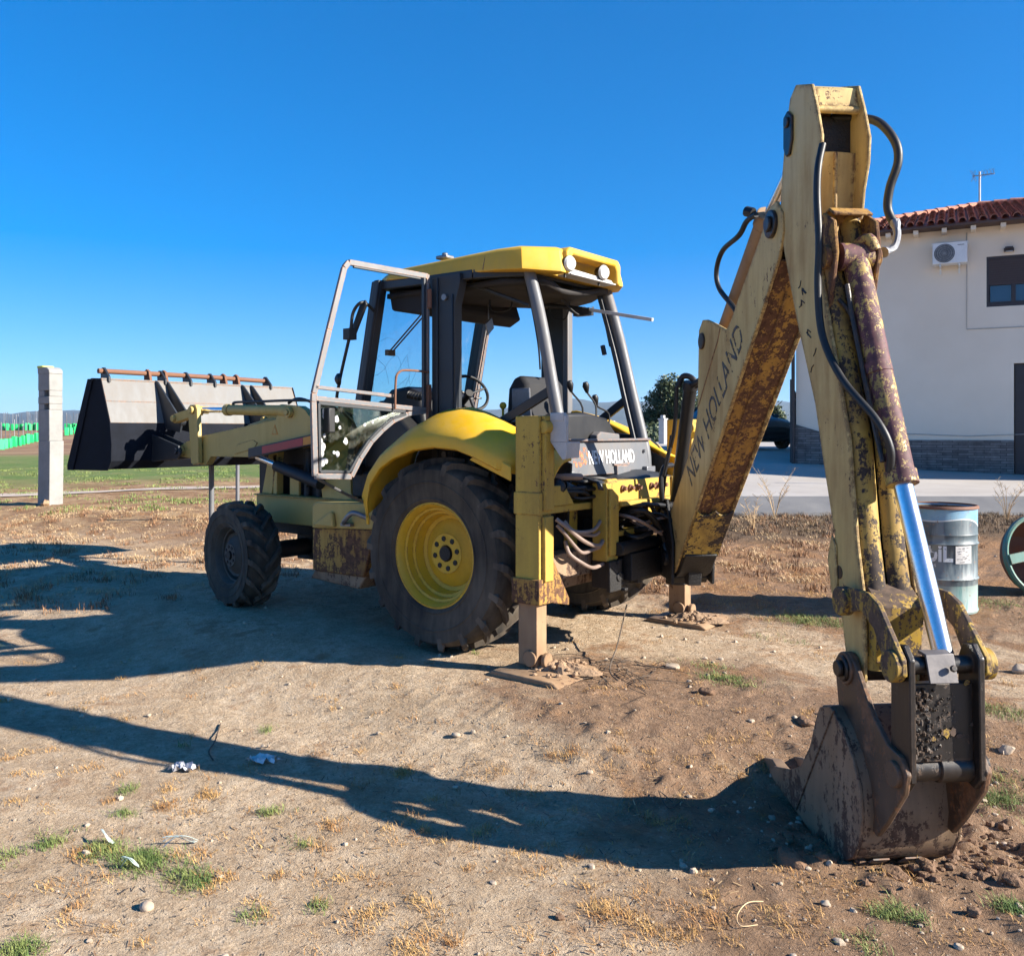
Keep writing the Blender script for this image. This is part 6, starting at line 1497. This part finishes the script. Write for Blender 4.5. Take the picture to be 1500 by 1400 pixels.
big = [(215,1328,.028,'smooth round pinkish stone in the bare sand at the lower left',(1.1,.9,.7)),(668,1076,.025,'flat pale pebble in front of the stabiliser foot, left of centre',(1.2,.9,.5)),(1160,1270,.060,'rough earth-covered lump beside the digging bucket shadow',(1.2,1,.7)),(1475,1103,.04,'pale cream stone near the right edge, level with the bucket',(1,1,.8)),
       (1494,985,.06,'largest grey rock at the right edge behind the bucket',(1,1,.7)),(1035,1015,.05,'brown clod lying between the stabiliser foot and the bucket',(1.3,1,.6)),(1395,1255,.03,'small clod touching the right rear corner of the bucket',(1.2,1,.8)),(1310,1290,.045,'dark clod pressed under the back of the digging bucket',(1.4,1,.55)),(1440,1290,.03,'brown clod to the right of the bucket, at the lower right',(1.2,1,.6)),(1480,1300,.035,'large brown clod at the lower right edge',(1.3,1,.6)),
       (1360,1285,.03,'reddish clod just below the bucket back edge',(1.2,1,.6)),(1180,1060,.04,'brown clod left of the bucket opening',(1.2,1,.7)),(985,975,.045,'flat stone in the shadow band right of the stabiliser foot',(1.5,1,.4)),(820,1350,.02,'tiny clod in the weeds at the bottom centre',(1,1,.7)),(1425,1345,.03,'small clod among green grass at the lower right',(1,1,.7))]
for px, py, s, lb, sc in big:
    p = pxg(px, py); random.seed(px); g = G()
    if 'round' in lb or 'pebble' in lb: g.ball((0,0,0), s, 20, sc, .01)
    else: g.rock((0,0,0), s, sc, 22, .05 if 'cl' in lb or 'lump' in lb else .015)
    o = g.build('stone' if 'clod' not in lb and 'lump' not in lb else 'earth_clod', stm if 'clod' not in lb and 'lump' not in lb else M['soilbrown'], smooth=50 if 'round' in lb or 'pebble' in lb else 30, label=lb, category='stone' if 'clod' not in lb and 'lump' not in lb else 'clod')
    o.location = (p.x, p.y, gz(p.x,p.y)+s*.25)
# fine litter: bits of straw, root and bark over the sand
rr = np.random.default_rng(12); n_ = 52000
x = rr.uniform(-6.5,5.2,n_); y = rr.uniform(-5.2,3.2,n_)
dn = vnoise(x,y,1.1,33)+.5*vnoise(x,y,3.7,34)+.25; kp = rr.random(n_) < np.clip(dn*1.8,.06,1); x = x[kp]; y = y[kp]; n_ = len(x)
az = rr.uniform(0,np.pi,n_); L_ = .004+.019*rr.random(n_)**2.5; w_ = .001+.0018*rr.random(n_); z = ground_z(x,y)+.004
dx = np.cos(az)*L_; dy = np.sin(az)*L_; tz = rr.normal(size=n_)*L_*.25
V = np.stack([np.stack([x-dx-dy/L_*w_,y-dy+dx/L_*w_,z-tz],1),np.stack([x-dx+dy/L_*w_,y-dy-dx/L_*w_,z-tz],1),np.stack([x+dx+dy/L_*w_,y+dy-dx/L_*w_,z+np.abs(tz)],1),np.stack([x+dx-dy/L_*w_,y+dy+dx/L_*w_,z+np.abs(tz)],1)],1).reshape(-1,3)
me = bpy.data.meshes.new('fine_litter'); me.from_pydata(V.tolist(), [], np.arange(n_*4).reshape(-1,4).tolist())
for mm in (barkm, strawm, brownm, orange): me.materials.append(mm)
me.polygons.foreach_set('material_index', rr.choice(4, n_, p=(.35,.15,.35,.15)).astype(np.int32)); me.update()
o = bpy.data.objects.new('fine_litter', me); scene.collection.objects.link(o); o['kind'] = 'stuff'; o['label'] = 'tiny bits of straw, root and bark on the sand'; o['category'] = 'litter'
# scraps
def scrap(name, px, py, w, seed, mat, label, cat):
    rr_ = random.Random(seed); p = pxg(px, py); g = G(); z = gz(p.x,p.y); rows = []
    for i in range(9):
        row = []
        for j in range(7):
            e = (1-.25*rr_.random()); row.append(((i-4)/4*w*e, (j-3)/3*w*.55*e, rr_.uniform(.002,.05)*(w/.1)))
        rows.append(row)
    g.grid(rows); o = g.build(name, mat, smooth=20, label=label, category=cat); o.location = (p.x,p.y,z+.004); o.rotation_euler = (0,0,rr_.uniform(-.3,.8)); return o
crum = plain('crumpled_plastic', (.70,.66,.64), .5, 0, .15); crg = plain('dirty_plastic', (.42,.42,.45), .5, 0, .2)
scrap('plastic_scrap', 385,1115,.085,1,crum,'white crumpled plastic scrap lying in the sun above the arm shadow','litter')
scrap('plastic_scrap', 268,1127,.075,2,crg,'grey crumpled plastic scrap lying inside the arm shadow','litter')
for i, (px, py, a, L_, lb) in enumerate(((265,1240,.5,.14,'pale green plastic strip on the grass tuft at the lower left'),(150,1238,-.3,.09,'short bluish plastic strip on the left of the grass tuft'),(190,1277,.3,.07,'tiny pale plastic strip below the grass tuft'))):
    p = pxg(px, py); g = G(); z = gz(p.x,p.y); dr_2 = U*math.cos(a)+D*math.sin(a); pr = Vector((-dr_2.y,dr_2.x,0))
    for q_ in range(3):
        g.grid([[p+dr_2*(L_*(t-.5))+pr*(w_+.012*q_+.01*math.sin(t*5+q_))+Vector((0,0,z-p.z+.02+.03*math.sin(t*3.1+q_*.5))) for w_ in (0,.009)] for t in np.linspace(0,1,9)])
    g.build('plastic_strip', plain('strip_plastic%d' % i, (.50,.60,.55), .4, 0, .2), smooth=40, label=lb, category='litter')
def twig(pts, r, mat, label, name='twig'):
    g = G(); P3 = []
    for k, (px, py, hh) in enumerate(pts):
        p = pxg(px, py); P3.append((p.x, p.y, gz(p.x,p.y)+hh))
    g.tube(P3, r, 6, 5)
    return g.build(name, mat, label=label, category='twig')
twig([(323,1060,.008),(315,1085,.012),(306,1100,.006),(312,1112,.006)], .004, barkm, 'dark crooked twig beside the grey plastic scrap')
twig([(1118,1328,.01),(1095,1335,.02),(1080,1352,.02),(1085,1366,.012),(1110,1362,.008)], .0019, strawm, 'pale bent straw stalk at the bottom, right of centre')
twig([(918,930,.25),(905,965,.12),(893,985,.03),(905,1000,.02)], .005, barkm, 'thin upright twig in the shadow right of the stabiliser foot')
twig([(985,1180,.01),(965,1170,.03),(980,1192,.02),(1000,1175,.01)], .0025, barkm, 'curled root at the tip of the arm shadow')
g = G()
for k in range(40):
    p = pxg(random.uniform(860,960), random.uniform(965,1000)); a = random.uniform(0,6.28); L_ = random.uniform(.1,.35); z = gz(p.x,p.y)
    g.tube([(p.x,p.y,z+.005),(p.x+math.cos(a)*L_*.5,p.y+math.sin(a)*L_*.5,z+random.uniform(.01,.05)),(p.x+math.cos(a+.3)*L_,p.y+math.sin(a+.3)*L_,z+.01)], .0022, 4, 3)
g.build('root_litter', barkm, kind='stuff', label='tangle of thin dead roots right of the stabiliser foot', category='roots')
# deep soil heaps round the digging bucket
g = G(); random.seed(5)
for k in range(300):
    a = random.uniform(0,6.28); rr_ = random.uniform(.2,.8); c_ = AO+AA*(2.85+rr_*.5*math.cos(a))+AB_*(.1+rr_*.75*math.sin(a)); s = .006+.022*random.random()**3
    g.rock((c_.x,c_.y,gz(c_.x,c_.y)+s*.3), s, (1.2,1,.7), 9, .06)
g.build('loose_soil', M['soilbrown'], smooth=20, kind='stuff', label='crumbled soil around the digging bucket', category='soil')
# =================================================================== air
g = G(); g.box((-7200,-5600,-4.2), (5200,9000,250))
hz = bpy.data.materials.new('thin_haze'); hz.use_nodes = True; nt = hz.node_tree; nt.nodes.remove(nt.nodes['Principled BSDF'])
pv = nt.nodes.new('ShaderNodeVolumePrincipled'); pv.inputs['Color'].default_value = (.55,.74,1,1); pv.inputs['Density'].default_value = .000075; pv.inputs['Anisotropy'].default_value = .2
nt.links.new(pv.outputs[0], nt.nodes['Material Output'].inputs['Volume'])
HZ = g.build('haze', hz, smooth=0, kind='stuff', label='thin blue haze in the distance', category='haze')
